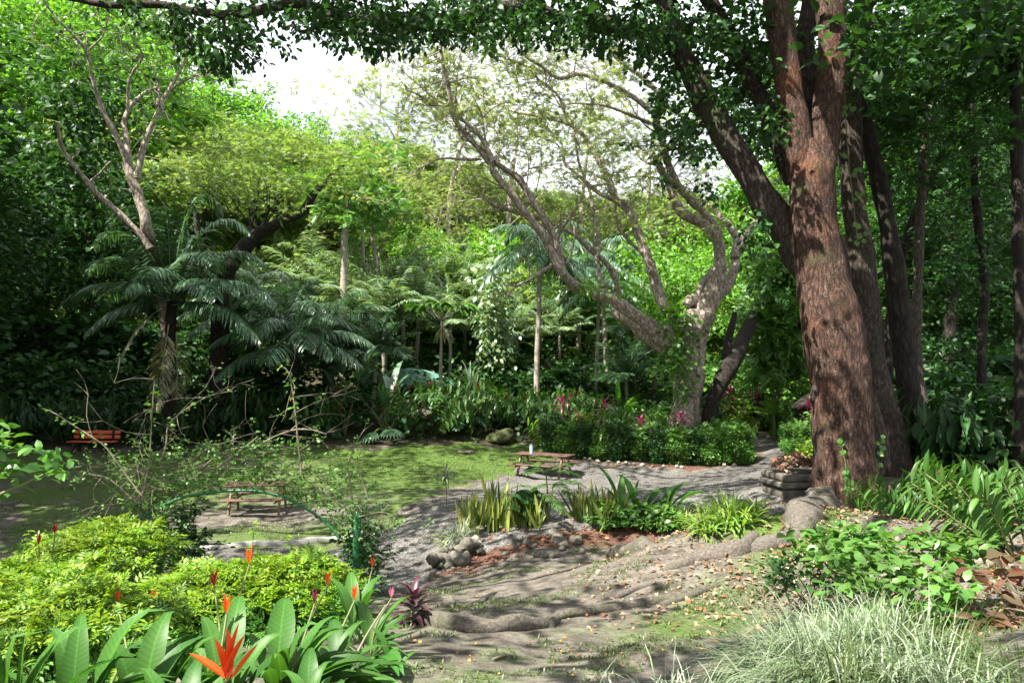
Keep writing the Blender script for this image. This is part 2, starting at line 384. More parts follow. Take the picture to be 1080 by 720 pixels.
ML['pinkpetal'] = leafmat('petal_pink', [(.6, .2, .3), (.7, .35, .42)], .5, .35, .3, (1, .8, .8))
ML['copper'] = leafmat('leaf_copper', [(.08, .035, .022), (.13, .065, .036), (.06, .06, .022), (.18, .095, .065)], .4, .3, .5, (1.4, .8, .5))
ML['litter'] = leafmat('leaf_litter', [(.15, .085, .05), (.23, .15, .09), (.3, .22, .145), (.17, .065, .035), (.12, .08, .05), (.34, .27, .19)], .7, .1, .2, (1, .8, .6))
ML['litter_red'] = leafmat('leaf_litter_red', [(.14, .05, .03), (.2, .08, .05), (.26, .12, .07), (.1, .05, .03)], .7, .1, .2, (1, .8, .6))
ML['yfall'] = leafmat('leaf_fallen_yellow', [(.5, .3, .03), (.5, .18, .03), (.35, .12, .04)], .6, .1, .2, (1, .8, .4))

MB_ = {}
MB_['red'] = barkmat('bark_red', [(.018, .011, .009), (.062, .034, .025), (.125, .072, .052), (.27, .19, .155)], (16, 16, 4), [((.17, .065, .035), 1.1, .53, .16), ((.3, .27, .24), 26, .58, .14), ((.06, .075, .022), 1.5, .58, .14)])
MB_['limb'] = barkmat('bark_limb', [(.02, .015, .012), (.05, .037, .03), (.09, .07, .057), (.17, .14, .115)], (16, 16, 4), [((.28, .25, .22), 26, .6, .14), ((.05, .07, .025), 1.4, .56, .14)])
MB_['grey'] = barkmat('bark_grey', [(.03, .025, .02), (.075, .06, .05), (.13, .11, .09), (.2, .175, .15)], (15, 15, 4), [((.28, .25, .22), 24, .6, .14), ((.05, .07, .025), 1.4, .58, .14)])
MB_['pale'] = barkmat('bark_pale', [(.11, .088, .07), (.29, .24, .2), (.44, .385, .33), (.56, .51, .46)], (7, 7, 3), [((.09, .075, .055), 2.2, .58, .1)])
MB_['dark'] = barkmat('bark_dark', [(.01, .008, .007), (.03, .024, .02), (.06, .05, .04)], (9, 9, 2.5), [((.035, .05, .018), 1.5, .58, .12)])
MB_['palm'] = solidmat('bark_palm', [(.16, .135, .11), (.25, .215, .18), (.33, .3, .26)], (2, 2, 14), .85, .5, .02, 4, extra=[((.08, .07, .05), 1.2, .6, .1)])
MB_['root'] = barkmat('bark_root', [(.07, .06, .05), (.14, .122, .103), (.21, .188, .162), (.28, .252, .22)], (13, 13, 13), [((.05, .065, .025), 2.2, .5, .12), ((.1, .09, .078), 3.5, .5, .12)], .03, .06)
MB_['twig'] = solidmat('twig', [(.12, .1, .07), (.22, .19, .14)], (6, 6, 6), .8, 0)
MB_['gtwig'] = solidmat('twig_green', [(.07, .1, .03), (.14, .15, .05)], (6, 6, 6), .6, 0)
M_wood = solidmat('bench_wood', [(.04, .02, .014), (.075, .037, .026), (.12, .065, .047)], (2, 18, 18), .6, .3, .006, 5)
M_redwood = solidmat('red_paint', [(.42, .075, .03), (.55, .11, .045)], (2, 14, 14), .5, .25, .004, 5)
M_legw = solidmat('leg_wood', [(.13, .075, .045), (.24, .16, .1)], (3, 3, 10), .7, .3, .006)
M_conc = solidmat('concrete', [(.16, .155, .14), (.28, .27, .25), (.38, .37, .34)], (3, 3, 3), .9, .5, .01, 8, extra=[((.12, .12, .1), 1.6, .6, .1)])
M_stone = solidmat('stone', [(.04, .036, .028), (.1, .09, .075), (.2, .18, .155)], (8, 8, 8), .9, .8, .02, 8, extra=[((.06, .08, .03), 3, .55, .15)])
M_white_stone = solidmat('pale_stone', [(.2, .185, .155), (.36, .335, .29)], (9, 9, 9), .9, .6, .01, 6)
M_moss = solidmat('mossy_rock', [(.022, .034, .01), (.05, .06, .016), (.04, .036, .026)], (3, 3, 3), .95, .8, .04, 8)
M_green = solidmat('green_paint', [(.015, .09, .035), (.025, .13, .05)], (5, 5, 5), .4, .15, .003)
M_greenl = solidmat('light_green_paint', [(.1, .3, .1), (.15, .38, .15)], (5, 5, 5), .45, .1, .003)
M_teal = solidmat('teal_sheet', [(.07, .16, .13), (.1, .21, .17), (.14, .25, .2)], (2, 2, 2), .55, .3, .02)
M_thatch = solidmat('thatch', [(.07, .06, .045), (.16, .135, .1), (.25, .22, .17)], (9, 9, 3), .95, .9, .05, 8)
M_blue = solidmat('blue_plastic', [(.22, .42, .6), (.3, .5, .66)], (3, 3, 3), .35, 0)

# ground: dirt with grass, red mulch and leaf mould laid down by vertex attributes
def ground_mat():
    m, nt, N = newmat('earth'); L = nt.links.new
    tc = N('ShaderNodeTexCoord'); ob = tc.outputs['Object']
    def noise(sc, det=6, rough=.6):
        n = N('ShaderNodeTexNoise', i_Scale=float(sc), i_Detail=float(det), i_Roughness=rough); L(ob, n.inputs['Vector']); return n.outputs['Fac']
    big, med, fine, tiny = noise(.7, 5), noise(3.2, 7), noise(17, 6), noise(90, 3)
    def mixc(f, a, b):
        x = N('ShaderNodeMix', data_type='RGBA'); L(f, x.inputs[0])
        for i, c in ((6, a), (7, b)):
            if isinstance(c, tuple): x.inputs[i].default_value = (*c, 1)
            else: L(c, x.inputs[i])
        return x.outputs[2]
    def math_(op, a, b, cl=False):
        x = N('ShaderNodeMath', operation=op, use_clamp=cl)
        for i, c in ((0, a), (1, b)):
            if isinstance(c, (int, float)): x.inputs[i].default_value = c
            else: L(c, x.inputs[i])
        return x.outputs[0]
    d = ramp(nt, [(.045, .04, .034), (.09, .081, .07), (.145, .132, .116), (.215, .197, .175)], [.25, .42, .58, .8]); L(med, d.inputs[0])
    d2 = ramp(nt, [(.55, .55, .55), (1.25, 1.22, 1.18)], [.3, .7]); L(fine, d2.inputs[0])
    mm = N('ShaderNodeMix', data_type='RGBA', blend_type='MULTIPLY'); mm.inputs[0].default_value = 1; L(d.outputs[0], mm.inputs[6]); L(d2.outputs[0], mm.inputs[7])
    dirt = mm.outputs[2]
    g = ramp(nt, [(.03, .055, .012), (.06, .105, .02), (.1, .14, .035)], [.3, .5, .72]); L(fine, g.inputs[0])
    mu = ramp(nt, [(.045, .028, .02), (.09, .048, .035), (.14, .08, .056)], [.3, .5, .7]); L(fine, mu.inputs[0])
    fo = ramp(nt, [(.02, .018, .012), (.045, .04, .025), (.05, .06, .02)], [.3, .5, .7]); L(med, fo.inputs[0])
    def att(nm): a = N('ShaderNodeAttribute', attribute_name=nm); return a.outputs['Fac']
    s = math_('ADD', math_('MULTIPLY', big, .45), math_('ADD', math_('MULTIPLY', med, .4), math_('MULTIPLY', tiny, .35)))   # ~.6 mean
    def cover(a, k=5.0, off=1.1):  # a 0..1 -> noisy mask
        v = math_('SUBTRACT', math_('ADD', math_('MULTIPLY', a, 1.0), s), off); return math_('MULTIPLY', v, k, True)
    col = mixc(cover(att('grass')), dirt, g.outputs[0])
    col = mixc(cover(att('mulch'), 6), col, mu.outputs[0])
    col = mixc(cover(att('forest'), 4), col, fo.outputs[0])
    pb = N('ShaderNodeBsdfPrincipled'); pb.inputs['Roughness'].default_value = .95; pb.inputs['Specular IOR Level'].default_value = .15; L(col, pb.inputs['Base Color'])
    hgt = math_('ADD', math_('MULTIPLY', fine, .5), math_('ADD', math_('MULTIPLY', med, .8), math_('MULTIPLY', tiny, .22)))
    bp = N('ShaderNodeBump', i_Strength=.9, i_Distance=.05); L(hgt, bp.inputs['Height']); L(bp.outputs[0], pb.inputs['Normal'])
    o = N('ShaderNodeOutputMaterial'); L(pb.outputs[0], o.inputs[0]); return m
def gravel_mat():
    m, nt, N = newmat('gravel'); L = nt.links.new
    tc = N('ShaderNodeTexCoord'); ob = tc.outputs['Object']
    v = N('ShaderNodeTexVoronoi', i_Scale=44.0, i_Randomness=1.0); L(ob, v.inputs['Vector'])
    v2 = N('ShaderNodeTexVoronoi', i_Scale=60.0); L(ob, v2.inputs['Vector'])
    n = N('ShaderNodeTexNoise', i_Scale=.9, i_Detail=6.0); L(ob, n.inputs['Vector'])
    r = ramp(nt, [(.04, .039, .038), (.09, .088, .086), (.155, .152, .148), (.26, .255, .25)], [0, .4, .75, 1]); L(v.outputs['Color'], r.inputs[0])
    r2 = ramp(nt, [(.72, .7, .66), (1.15, 1.13, 1.1)], [.35, .65]); L(n.outputs['Fac'], r2.inputs[0])
    mm = N('ShaderNodeMix', data_type='RGBA', blend_type='MULTIPLY'); mm.inputs[0].default_value = 1; L(r.outputs[0], mm.inputs[6]); L(r2.outputs[0], mm.inputs[7])
    pb = N('ShaderNodeBsdfPrincipled'); pb.inputs['Roughness'].default_value = .9; pb.inputs['Specular IOR Level'].default_value = .2; L(mm.outputs[2], pb.inputs['Base Color'])
    ad = N('ShaderNodeMath', operation='ADD'); L(v.outputs['Distance'], ad.inputs[0]); L(v2.outputs['Distance'], ad.inputs[1])
    bp = N('ShaderNodeBump', i_Strength=.6, i_Distance=-.02); L(ad.outputs[0], bp.inputs['Height']); L(bp.outputs[0], pb.inputs['Normal'])
    o = N('ShaderNodeOutputMaterial'); L(pb.outputs[0], o.inputs[0]); return m

def in_poly(x, y, poly):
    poly = np.asarray(poly); c = np.zeros(np.shape(x), bool); j = len(poly)-1
    for i in range(len(poly)):
        xi, yi = poly[i]; xj, yj = poly[j]
        k = ((yi > y) != (yj > y)) & (x < (xj-xi)*(y-yi)/(yj-yi+1e-12)+xi); c ^= k; j = i
    return c
def gp(lst): return np.array([G(*q)[:2] for q in lst])

# path outline traced on the ground
PATH = gp([(20,590),(120,585),(200,581),(300,577),(392,568),(425,545),(455,528),(500,512),(540,500),(545,492),(600,486),(640,491),(700,497),(785,494),(802,484),
           (796,463),(824,463),(836,478),(838,490),(832,500),(850,520),(862,536),(800,555),(740,562),(690,556),(610,562),(540,575),(490,592),(462,612),(430,625),(380,630),(300,640),(150,650),(20,655)])
BED = gp([(462,604),(480,580),(520,562),(580,545),(650,540),(720,540),(790,538),(812,548),(770,562),(700,566),(640,572),(580,582),(530,594),(500,606)])
HEDGEBED = gp([(575,478),(640,488),(700,494),(790,489),(792,474),(760,462),(600,462)])
LAWN = gp([(0,590),(60,585),(200,583),(392,568),(430,545),(480,515),(540,498),(600,484),(570,470),(480,468),(400,474),(300,472),(150,476),(0,474)])
def axis(lo, a, b, hi, fine, grow=1.12, mx=4.0):
    mid = list(np.arange(a, b+1e-6, fine)); out = [a]; s = fine
    while out[-1] > lo: s = min(s*grow, mx); out.append(out[-1]-s)
    pre = out[1:][::-1]; out = [mid[-1]]; s = fine
    while out[-1] < hi: s = min(s*grow, mx); out.append(out[-1]+s)
    return np.array(pre+mid+out[1:])
xs = axis(-150, -17, 13, 150, .16); ys = axis(-40, 2.5, 31, 200, .16)
X, Y = np.meshgrid(xs, ys); Z = H(X, Y)
nx, ny = len(xs), len(ys)
V = np.stack([X, Y, Z], -1).reshape(-1, 3); i = np.arange(ny-1)[:, None]*nx+np.arange(nx-1)[None]
F = np.stack([i, i+1, i+nx+1, i+nx], -1).reshape(-1, 4)
mb = MB(); mb.add(V, F); ground = mb.build('ground', ground_mat()); tag(ground, 'brown earth and thin lawn of the shaded garden clearing', 'ground', kind='structure')
q = V[:, :2]; xx, yy = q[:, 0], q[:, 1]
wob = q+.35*np.stack([sn(q, 21, .5), sn(q, 22, .5)], -1)
grass = np.where(in_poly(wob[:, 0], wob[:, 1], LAWN), .64, .0)
tab = G(272, 542)[:2]
grass -= .5*np.exp(-((q-tab-[.2, -.5])**2/np.array([3.5, .9])).sum(1))
lush = G(490, 490)[:2]; grass += .3*np.exp(-((q-lush)**2/np.array([16, 9])).sum(1))
near = (yy < 13) & (yy > 3) & (xx > -3) & (xx < 5); grass = np.where(near, .38+.24*sn(q, 31, .22), grass)
mulch = np.where(in_poly(wob[:, 0], wob[:, 1], BED), .95, 0)+np.where(in_poly(wob[:, 0], wob[:, 1], HEDGEBED), .9, 0)
bank = G(940, 590)[:2]; mulch += .45*np.exp(-((q-bank)**2/np.array([6, 8])).sum(1))
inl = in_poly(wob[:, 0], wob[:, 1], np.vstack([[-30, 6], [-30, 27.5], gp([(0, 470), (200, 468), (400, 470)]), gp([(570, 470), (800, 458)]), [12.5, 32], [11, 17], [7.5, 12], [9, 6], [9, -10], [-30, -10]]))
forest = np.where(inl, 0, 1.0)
for nm, a in (('grass', grass), ('mulch', mulch), ('forest', forest)):
    at = ground.data.attributes.new(nm, 'FLOAT', 'POINT'); at.data.foreach_set('value', np.clip(a, 0, 1).astype(np.float32))

# gravel path sheet, edges smoothed
def sheet(name, poly, mat, step, lift):
    lo, hi = poly.min(0)-.3, poly.max(0)+.3
    xs = np.arange(lo[0], hi[0], step); ys = np.arange(lo[1], hi[1], step); X, Y = np.meshgrid(xs, ys); q = np.stack([X, Y], -1)
    w = q+.12*np.stack([sn(q, 41, .9), sn(q, 42, .9)], -1)+.05*np.stack([sn(q, 43, 2.4), sn(q, 44, 2.4)], -1)
    ins = in_poly(w[..., 0], w[..., 1], poly); f = ins[:-1, :-1] & ins[1:, :-1] & ins[:-1, 1:] & ins[1:, 1:]
    nx = len(xs); i = np.arange(len(ys)-1)[:, None]*nx+np.arange(nx-1)[None]
    F = np.stack([i, i+1, i+nx+1, i+nx], -1)[f]
    used, inv = np.unique(F, return_inverse=True); F = inv.reshape(-1, 4); v = q.reshape(-1, 2)[used]
    ed = np.vstack([F[:, [0, 1]], F[:, [1, 2]], F[:, [2, 3]], F[:, [3, 0]]]); es = np.sort(ed, 1)
    u, cnt = np.unique(es, axis=0, return_counts=True); be = u[cnt == 1]
    for _ in range(4):
        acc = np.zeros_like(v); c = np.zeros(len(v)); np.add.at(acc, be[:, 0], v[be[:, 1]]); np.add.at(acc, be[:, 1], v[be[:, 0]]); np.add.at(c, be.ravel(), 1)
        bm = c > 0; v[bm] = .4*v[bm]+.6*acc[bm]/c[bm][:, None]
    bm = np.zeros(len(v), bool); bm[be.ravel()] = True
    z = H(v[:, 0], v[:, 1])+np.where(bm, .004, lift); m = MB(); m.add(np.c_[v, z], F)
    return m.build(name, mat)
path = sheet('gravel_path', PATH, gravel_mat(), .14, .03); tag(path, 'grey gravel path curving past the picnic table', 'path', kind='structure')

# pale kerb along the lawn
kp = gp([(40,584),(120,581),(200,578.5),(300,573),(350,569.5),(396,566)])
kz = H(kp[:, 0], kp[:, 1]); mb = MB(); kpts, _ = smooth_path(np.c_[kp, kz], np.ones(len(kp)), .3)
T = nrm(np.gradient(kpts, axis=0)); S = nrm(np.cross(T, [0, 0, 1])); zz = H(kpts[:, 0], kpts[:, 1])
rw = np.stack([kpts-S*.09, kpts-S*.085, kpts-S*.06, kpts+S*.06, kpts+S*.085, kpts+S*.09], 1)
dz = np.array([-.1, .05, .07, .07, .05, -.1]); rw[..., 2] = zz[:, None]+dz+.012*sn(rw, 51, 1.2); n = len(kpts)
i = np.arange(n-1)[:, None]*6; j = np.arange(5)[None]; mb.add(rw, np.stack([i+j, i+6+j, i+6+j+1, i+j+1], -1).reshape(-1, 4))
kerb = mb.build('kerb', M_conc); tag(kerb, 'weathered pale concrete kerb between lawn and gravel', 'kerb', kind='structure')

# ------------------------------------------------------------------ world, sun, camera
w = bpy.data.worlds.new('World'); scene.world = w; w.use_nodes = True; nt = w.node_tree; nt.nodes.clear(); L = nt.links.new
sk = nt.nodes.new('ShaderNodeTexSky'); sk.sky_type = 'NISHITA'; sk.sun_disc = False; sk.sun_elevation = SUN_EL; sk.sun_rotation = math.atan2(SUN[0], SUN[1]); sk.air_density = 1.0; sk.dust_density = 1.2
tc = nt.nodes.new('ShaderNodeTexCoord'); mp = nt.nodes.new('ShaderNodeMapping'); mp.inputs['Scale'].default_value = (1, 1, 1.6); mp.inputs['Location'].default_value = (.35, .2, .15); L(tc.outputs['Generated'], mp.inputs[0])
nz = nt.nodes.new('ShaderNodeTexNoise'); nz.inputs['Scale'].default_value = 2.2; nz.inputs['Detail'].default_value = 7; nz.inputs['Roughness'].default_value = .55; L(mp.outputs[0], nz.inputs['Vector'])
cr = ramp(nt, [(.1, .1, .1), (1, 1, 1)], [.36, .5])
gd = P(335, 55, 50)-[0, 0, CZ]; vd = nt.nodes.new('ShaderNodeVectorMath'); vd.operation = 'DOT_PRODUCT'; L(tc.outputs['Generated'], vd.inputs[0]); vd.inputs[1].default_value = tuple((gd/np.linalg.norm(gd)).tolist())
gm = nt.nodes.new('ShaderNodeMapRange'); gm.inputs[1].default_value = .97; gm.inputs[2].default_value = 1.0; gm.inputs[3].default_value = .06; gm.inputs[4].default_value = -.13; L(vd.outputs['Value'], gm.inputs[0])   # clouds thin out over the left ridge
ga = nt.nodes.new('ShaderNodeMath'); L(nz.outputs['Fac'], ga.inputs[0]); L(gm.outputs[0], ga.inputs[1]); L(ga.outputs[0], cr.inputs[0])
mx = nt.nodes.new('ShaderNodeMix'); mx.data_type = 'RGBA'; L(cr.outputs[0], mx.inputs[0]); L(sk.outputs[0], mx.inputs[6]); mx.inputs[7].default_value = (9.4, 9.8, 10.4, 1)
bg = nt.nodes.new('ShaderNodeBackground'); bg.inputs['Strength'].default_value = .05; L(mx.outputs[2], bg.inputs['Color'])
wo = nt.nodes.new('ShaderNodeOutputWorld'); L(bg.outputs[0], wo.inputs[0])
sl = bpy.data.lights.new('sun', 'SUN'); sl.energy = 5.0; sl.angle = R(.55); sl.color = (1, .94, .84)
so = bpy.data.objects.new('sun', sl); COL.objects.link(so); so.location = (SUN*60).tolist()
from mathutils import Vector
so.rotation_euler = Vector((-SUN).tolist()).to_track_quat('-Z', 'Y').to_euler()
cd = bpy.data.cameras.new('camera'); cam = bpy.data.objects.new('camera', cd); COL.objects.link(cam); cam.location = (0, 0, CZ); cam.rotation_euler = (math.pi/2+PITCH, 0, 0)
cd.sensor_width = 36; cd.lens = 36*FOC/1080; cd.clip_end = 1000; scene.camera = cam
scene.view_settings.view_transform = 'Standard'; scene.view_settings.look = 'None'; scene.view_settings.gamma = 1; scene.view_settings.exposure = 2.05
scene.cycles.use_denoising = True
scene.cycles.max_bounces = 7; scene.cycles.diffuse_bounces = 3; scene.cycles.transmission_bounces = 4; scene.cycles.transparent_max_bounces = 4; scene.cycles.sample_clamp_indirect = 8
scene.render.use_persistent_data = False

for px, py, r in [(1000,552,1.2),(940,560,1.1),(880,590,1.0),(1050,560,1.2),(840,600,.8),(960,640,.9)]: lit(G(px, py), r)
for px, py, Yd, r in [(40,690,3.4,.8),(130,680,3.6,.8),(230,670,3.8,.9),(320,670,4.1,.9),(390,660,4.7,.7)]: lit(P(px, py, Yd), r)
# sunlit spots
for px, py, Yd, r in [(60,590,6.5,1.1),(150,570,7.5,1.0),(20,610,5.2,.9),(270,600,6.5,.9),(330,600,6.8,.7),(940,590,6.6,1.3),(1010,570,7.2,1.3),(1040,620,6,1.0),(860,650,4.8,.9),(930,690,4,.8),(880,600,7,.9),
                      (850,250,11.4,.7),(845,150,11.5,.8),(870,60,11.4,.7),(830,60,11.5,.5),(880,470,11.2,.35),(855,360,11.3,.3),(910,290,13.3,.35),
                      (1000,490,9,.8),(1060,470,8,.8),(760,530,12.2,.8),(720,530,12.6,.5),(700,500,13,.35)]:
    lit(P(px, py, Yd), r*1.1)
for px, py, r in [(480,625,.42),(590,600,.3),(500,570,.25),(680,585,.35),(600,630,.3),(725,600,.5),(700,655,.45),(790,600,.8),(770,640,.6),(820,575,.5),(240,548,.8),(640,515,.4),(780,515,.5),(735,505,.3),(440,545,.3),(430,580,.25),
                  (500,525,.35),(815,475,1.0),(800,468,1.2),(200,510,1.0),(120,500,.9),(330,490,.9),(40,520,.9),(490,490,.9),(420,495,.6),(545,488,.7),(300,560,.6),(420,600,.3),(560,700,.3),(640,690,.25)]:
    lit(G(px, py), r*1.12)
# ================================================================== helpers for limbs drawn on pixel rays with real distances
def limb(mb, pts, Yd, r0, r1, sides=8, step=.3, bump=.12, freq=1.3, seed=1, mi=0, dy=0.0, jit=0.0, ridge=0.0, extra=None):
    """pts [(px,py)] at distance Yd (+dy along the limb); extra = world points added after"""
    n = len(pts); q = [P(p[0], p[1], (p[2] if len(p) > 2 else Yd+dy*i/max(n-1, 1))) for i, p in enumerate(pts)]
    if extra: q += [np.array(e, float) for e in extra]
    rad = np.linspace(r0, r1, len(q)) if not isinstance(r0, (list, tuple)) else np.array(r0)
    return tube(mb, q, rad, sides, step, bump, freq, seed, mi, ridge=ridge)
def twigs(mb, p0, d0, L, r, depth, tips, spread=.7, up=.15, kids=3, sides=5, mi=0, rr=None, taper=.45, seg=3):
    rr = rr or rng; p = np.array(p0, float); d = nrm(np.array(d0, float)); pts = [p.copy()]
    for k in range(seg):
        d = nrm(d+rr.normal(size=3)*.22+np.array([0, 0, up*.4])); p = p+d*L/seg; pts.append(p.copy())
    tube(mb, pts, np.linspace(r, r*taper, seg+1), sides, max(L/seg*.6, .05), 0, mi=mi, cap=False)
    if depth == 0: tips.append((p, d)); return
    for k in range(kids):
        dd = nrm(d+rr.normal(size=3)*spread+np.array([0, 0, up])); s = pts[-1] if k < 2 else pts[-2]
        twigs(mb, s, dd, L*(.6+.25*rr.random()), r*taper, depth-1, tips, spread, up, kids, max(3, sides-1), mi, rr, taper, seg)

# ================================================================== the big red-barked tree
base = G(892, 536); base[1] = 11.9; base[0] = (892-540)/FOC*11.9; base[2] = h1(base[0], base[1])
big = thing('rain_tree', 'massive red-brown tree with forked trunk and spreading roots right of the path', 'tree', base)
mb = MB()
Yt = 11.9
tp = [(897,548), (894,530), (893,510), (890,480), (888,440), (886,400), (878,350), (868,300), (860,250), (855,205), (855,180), (855,150)]
tr = [.72, .58, .51, .47, .46, .48, .46, .42, .37, .355, .36, .2]
tube(mb, [P(a, b, Yt) for a, b in tp], tr, 40, .09, .055, .9, 5, ridge=.045, lobes=5)
limb(mb, [(854,235),(849,195),(841,150),(837,125),(832,95),(828,60),(822,20),(816,-40),(803,-150),(780,-300)], Yt, [.16,.24,.25,.225,.215,.22,.22,.2,.17,.12], 0, 20, .12, .05, 1.2, 6, ridge=.03)
limb(mb, [(858,240),(861,200),(868,150),(871,125),(876,95),(878,55),(876,10),(878,-40),(897,-150),(922,-300)], Yt, [.16,.24,.26,.24,.225,.225,.23,.21,.18,.13], 0, 20, .12, .05, 1.2, 7, ridge=.03)
o = mb.build('trunk', MB_['red'], big, base); mb = MB()
limb(mb, [(873,330),(845,270),(815,222),(785,175),(762,140),(742,105),(728,72),(712,48),(695,30)], Yt+.25, [.28,.29,.25,.235,.225,.22,.19,.16,.13], 0, 18, .15, .08, 1.1, 8, dy=.6, ridge=.03)
limb(mb, [(700,37),(660,30),(627,25),(590,19),(550,9),(520,12),(493,19),(460,25),(425,24),(393,22),(360,17),(317,4),(280,10),(240,17),(213,14),(170,5),(120,6),(73,-2),(20,-18)], Yt+.8, .15, .045, 10, .15, .12, 1.6, 9, dy=-.8)
limb(mb, [(742,105),(720,60),(706,20),(690,-30),(660,-120)], Yt+.5, .2, .1, 12, .2, .1, 1.2, 10)
limb(mb, [(840,190),(828,160),(812,125),(795,90),(776,50),(752,8),(730,-40),(690,-150)], Yt+.7, [.2,.18,.17,.165,.16,.15,.13,.08], 0, 12, .2, .1, 1.2, 11, dy=.5)
limb(mb, [(856,130),(853,90),(850,40),(858,-20),(870,-120)], Yt+.6, .2, .12, 12, .2, .08, 1.2, 12)
limb(mb, [(590,18),(575,8),(560,-5),(530,-25)], Yt+.4, .06, .03, 6, .2, .1, 2, 13)
limb(mb, [(353,13),(330,30),(318,34),(308,27),(300,30)], Yt+.1, .05, .02, 6, .15, .1, 2, 14)
limb(mb, [(247,6),(238,16),(236,30),(240,45)], Yt, .04, .02, 6, .15, .1, 2, 15)
limb(mb, [(905,530),(925,470),(905,400),(895,330),(884,250)], Yt+.1, .2, .1, 10, .15, .1, 1.2, 17)
# knots
for (a, b, r) in [(848,318,.13),(857,415,.17),(858,500,.1)]:
    c = P(a+9, b, Yt-.05); tube(mb, [c+[.12, .1, -.22], c+[.02, 0, -.06], c+[-.02, -.03, .06], c+[.12, .1, .25]], [r*.5, r, r*.95, r*.4], 10, .06, .15, 3, 3)
mb.build('limb', MB_['limb'], big, base)
tops = []
# upper limbs reaching over the clearing (mostly above the frame)
mbu = MB(); ru = np.random.default_rng(5)
Q = lambda a, b, y: P(a, b, y)
ends = [(-13, 9, 12.5), (-16, 16, 15.5), (-10, 3, 10.8), (-4, 1, 9.5), (-6, 20, 16.2), (2, 22, 17), (8, 20, 15.5), (13, 14, 13), (12, 7, 12), (5, 3, 11), (1, 10, 13.5), (-8, 12, 13.5), (-20, 11, 14.5), (6, 13, 15)]
for e in ends:
    e = np.array(e, float); s = P(820, -30, 11.9) if e[0] < 2 else P(878, -60, 11.9); s = s+ru.normal(size=3)*.15
    m1 = s*.55+e*.45+np.array([0, 0, 1.4])
    pts, _ = tube(mbu, [s, (s+m1)/2+[0, 0, .9], m1, e], [.2, .17, .12, .05], 8, .5, .1, 1.2, 3)
    for k in range(3): twigs(mbu, pts[int(len(pts)*(.55+.2*k))-1], ru.normal(size=3)*[1, 1, .3], 2.4, .04, 1, tops, rr=ru)
mbu.build('upper_limb', MB_['grey'], big, base)
# crown: wide unseen canopy above the frame, shaped to shade the clearing
cl = []
rc = np.random.default_rng(8)
while len(cl) < 2500:
    a, b = rc.uniform(-28, 15), rc.uniform(-6, 29)
    if ((a+6)/21)**2+((b-11)/18)**2 > 1: continue
    top = 3.8+.515*max(b, 0) if (a/max(b, 1)*FOC+540) < 760 else max(7.5, 3.8+.28*b)
    z = max(top+.45, 8.5)+rc.uniform(0, 2.6)
    cl.append((a, b, z))
cl = np.array(cl); dens = sn(cl, 77, .14, 9); cl = cl[dens > -.55]
cl = gap(cl); crown = MB(); foliage(crown, cl, .75, 46, LEAFB, .2, .5)
# fringe of leaves along the top of the view
fr = []
for (a, b, n, s) in [(225,40,26,28),(250,60,18,18),(265,25,22,22),(205,20,14,20),(180,8,10,20),(300,8,16,20),(340,20,18,18),(370,25,24,22),(400,33,22,20),(395,50,8,8),(430,30,26,22),(470,28,26,24),(510,24,24,22),(545,22,22,22),(575,28,20,20),(600,32,18,18),(630,38,16,18),(655,40,16,16),
                       (690,50,16,16),(705,75,10,14),(735,60,18,20),(745,95,10,14),(720,30,22,22),(690,20,20,22),(640,12,20,26),(560,4,20,30),(480,4,20,30),(400,4,18,28),(770,30,20,24),(790,60,16,20),(800,110,14,20),(815,150,10,14),(760,200,4,8),(790,235,5,8),(800,260,6,8),(805,300,5,8),(720,135,10,10),(735,160,6,8),(620,5,14,20),(130,3,8,22),(560,12,20,30),(500,10,20,30),(440,8,20,30),(350,5,16,24)]:
    for _ in range(n):
        fr.append(P(a+rng.normal()*s, min(b+rng.normal()*s*.55, b+s*.9), Yt+rng.normal()*.7+.3))
fr = np.array(fr); foliage(crown, fr, .22, 15, LEAFB, .115, .9, droop=.6)
right = []
for _ in range(60): right.append(P(rng.uniform(690, 840), rng.uniform(-30, 120), Yt+rng.uniform(.6, 2.5)))
foliage(crown, gap(np.array(right), .7), .4, 22, LEAFB, .13, .8, droop=.3)
crown.build('crown', ML['dark'], big, base)
# hanging vines
mv = MB()
for a, b0, b1 in [(183,3,52),(423,12,60),(501,0,42),(470,20,48),(893,6,80)]:
    q = [P(a+rng.normal()*1.5, y, Yt-.1) for y in np.linspace(b0, b1, 5)]; tube(mv, q, [.012]*5, 4, .1, 0)
mv.build('hanging_vine', MB_['gtwig'], big, base)
# roots over the earth
def root(pts, r0, r1, lift=.3, sides=12, seed=1, bump=.25, jt=.25):
    q = np.array([base+p if len(p) > 2 else G(*p) for p in pts]); rad = np.linspace(r0, r1, len(q)) if not isinstance(r0, list) else np.array(r0)
    q[:, 2] += rad*lift; m = MB(); tube(m, q+jt*rad[:, None]*np.random.default_rng(seed).normal(size=q.shape)*[1, 1, .5], rad, sides, .05, bump, .9, seed, ridge=.05, lobes=3); return m.build('root', MB_['root'], big, base)
root([(0,-.05,.35),(-.4,-.2,.12),(852,551),(832,560),(808,569),(780,577),(748,583),(725,588)], [.26,.23,.21,.2,.19,.17,.12,.03], 0, -.2, 22, 3, .34, .12)
root([(800,572),(770,580),(740,588),(722,596),(700,604)], [.15,.13,.1,.07,.03], 0, -.1, 14, 4)
root([(425,648),(450,657),(480,663),(515,666),(550,664),(583,660)], [.05,.075,.085,.08,.07,.03], 0, .45, 12, 5)
root([(578,656),(598,651),(625,648),(655,642),(690,637),(720,632),(755,620)], [.05,.05,.045,.05,.05,.045,.02], 0, .3, 10, 6)
root([(580,662),(592,650),(600,647)], [.04,.045,.03], 0, .4, 8, 7)
root([(455,612),(458,604),(470,600),(488,603)], [.03,.045,.045,.02], 0, .4, 8, 8)
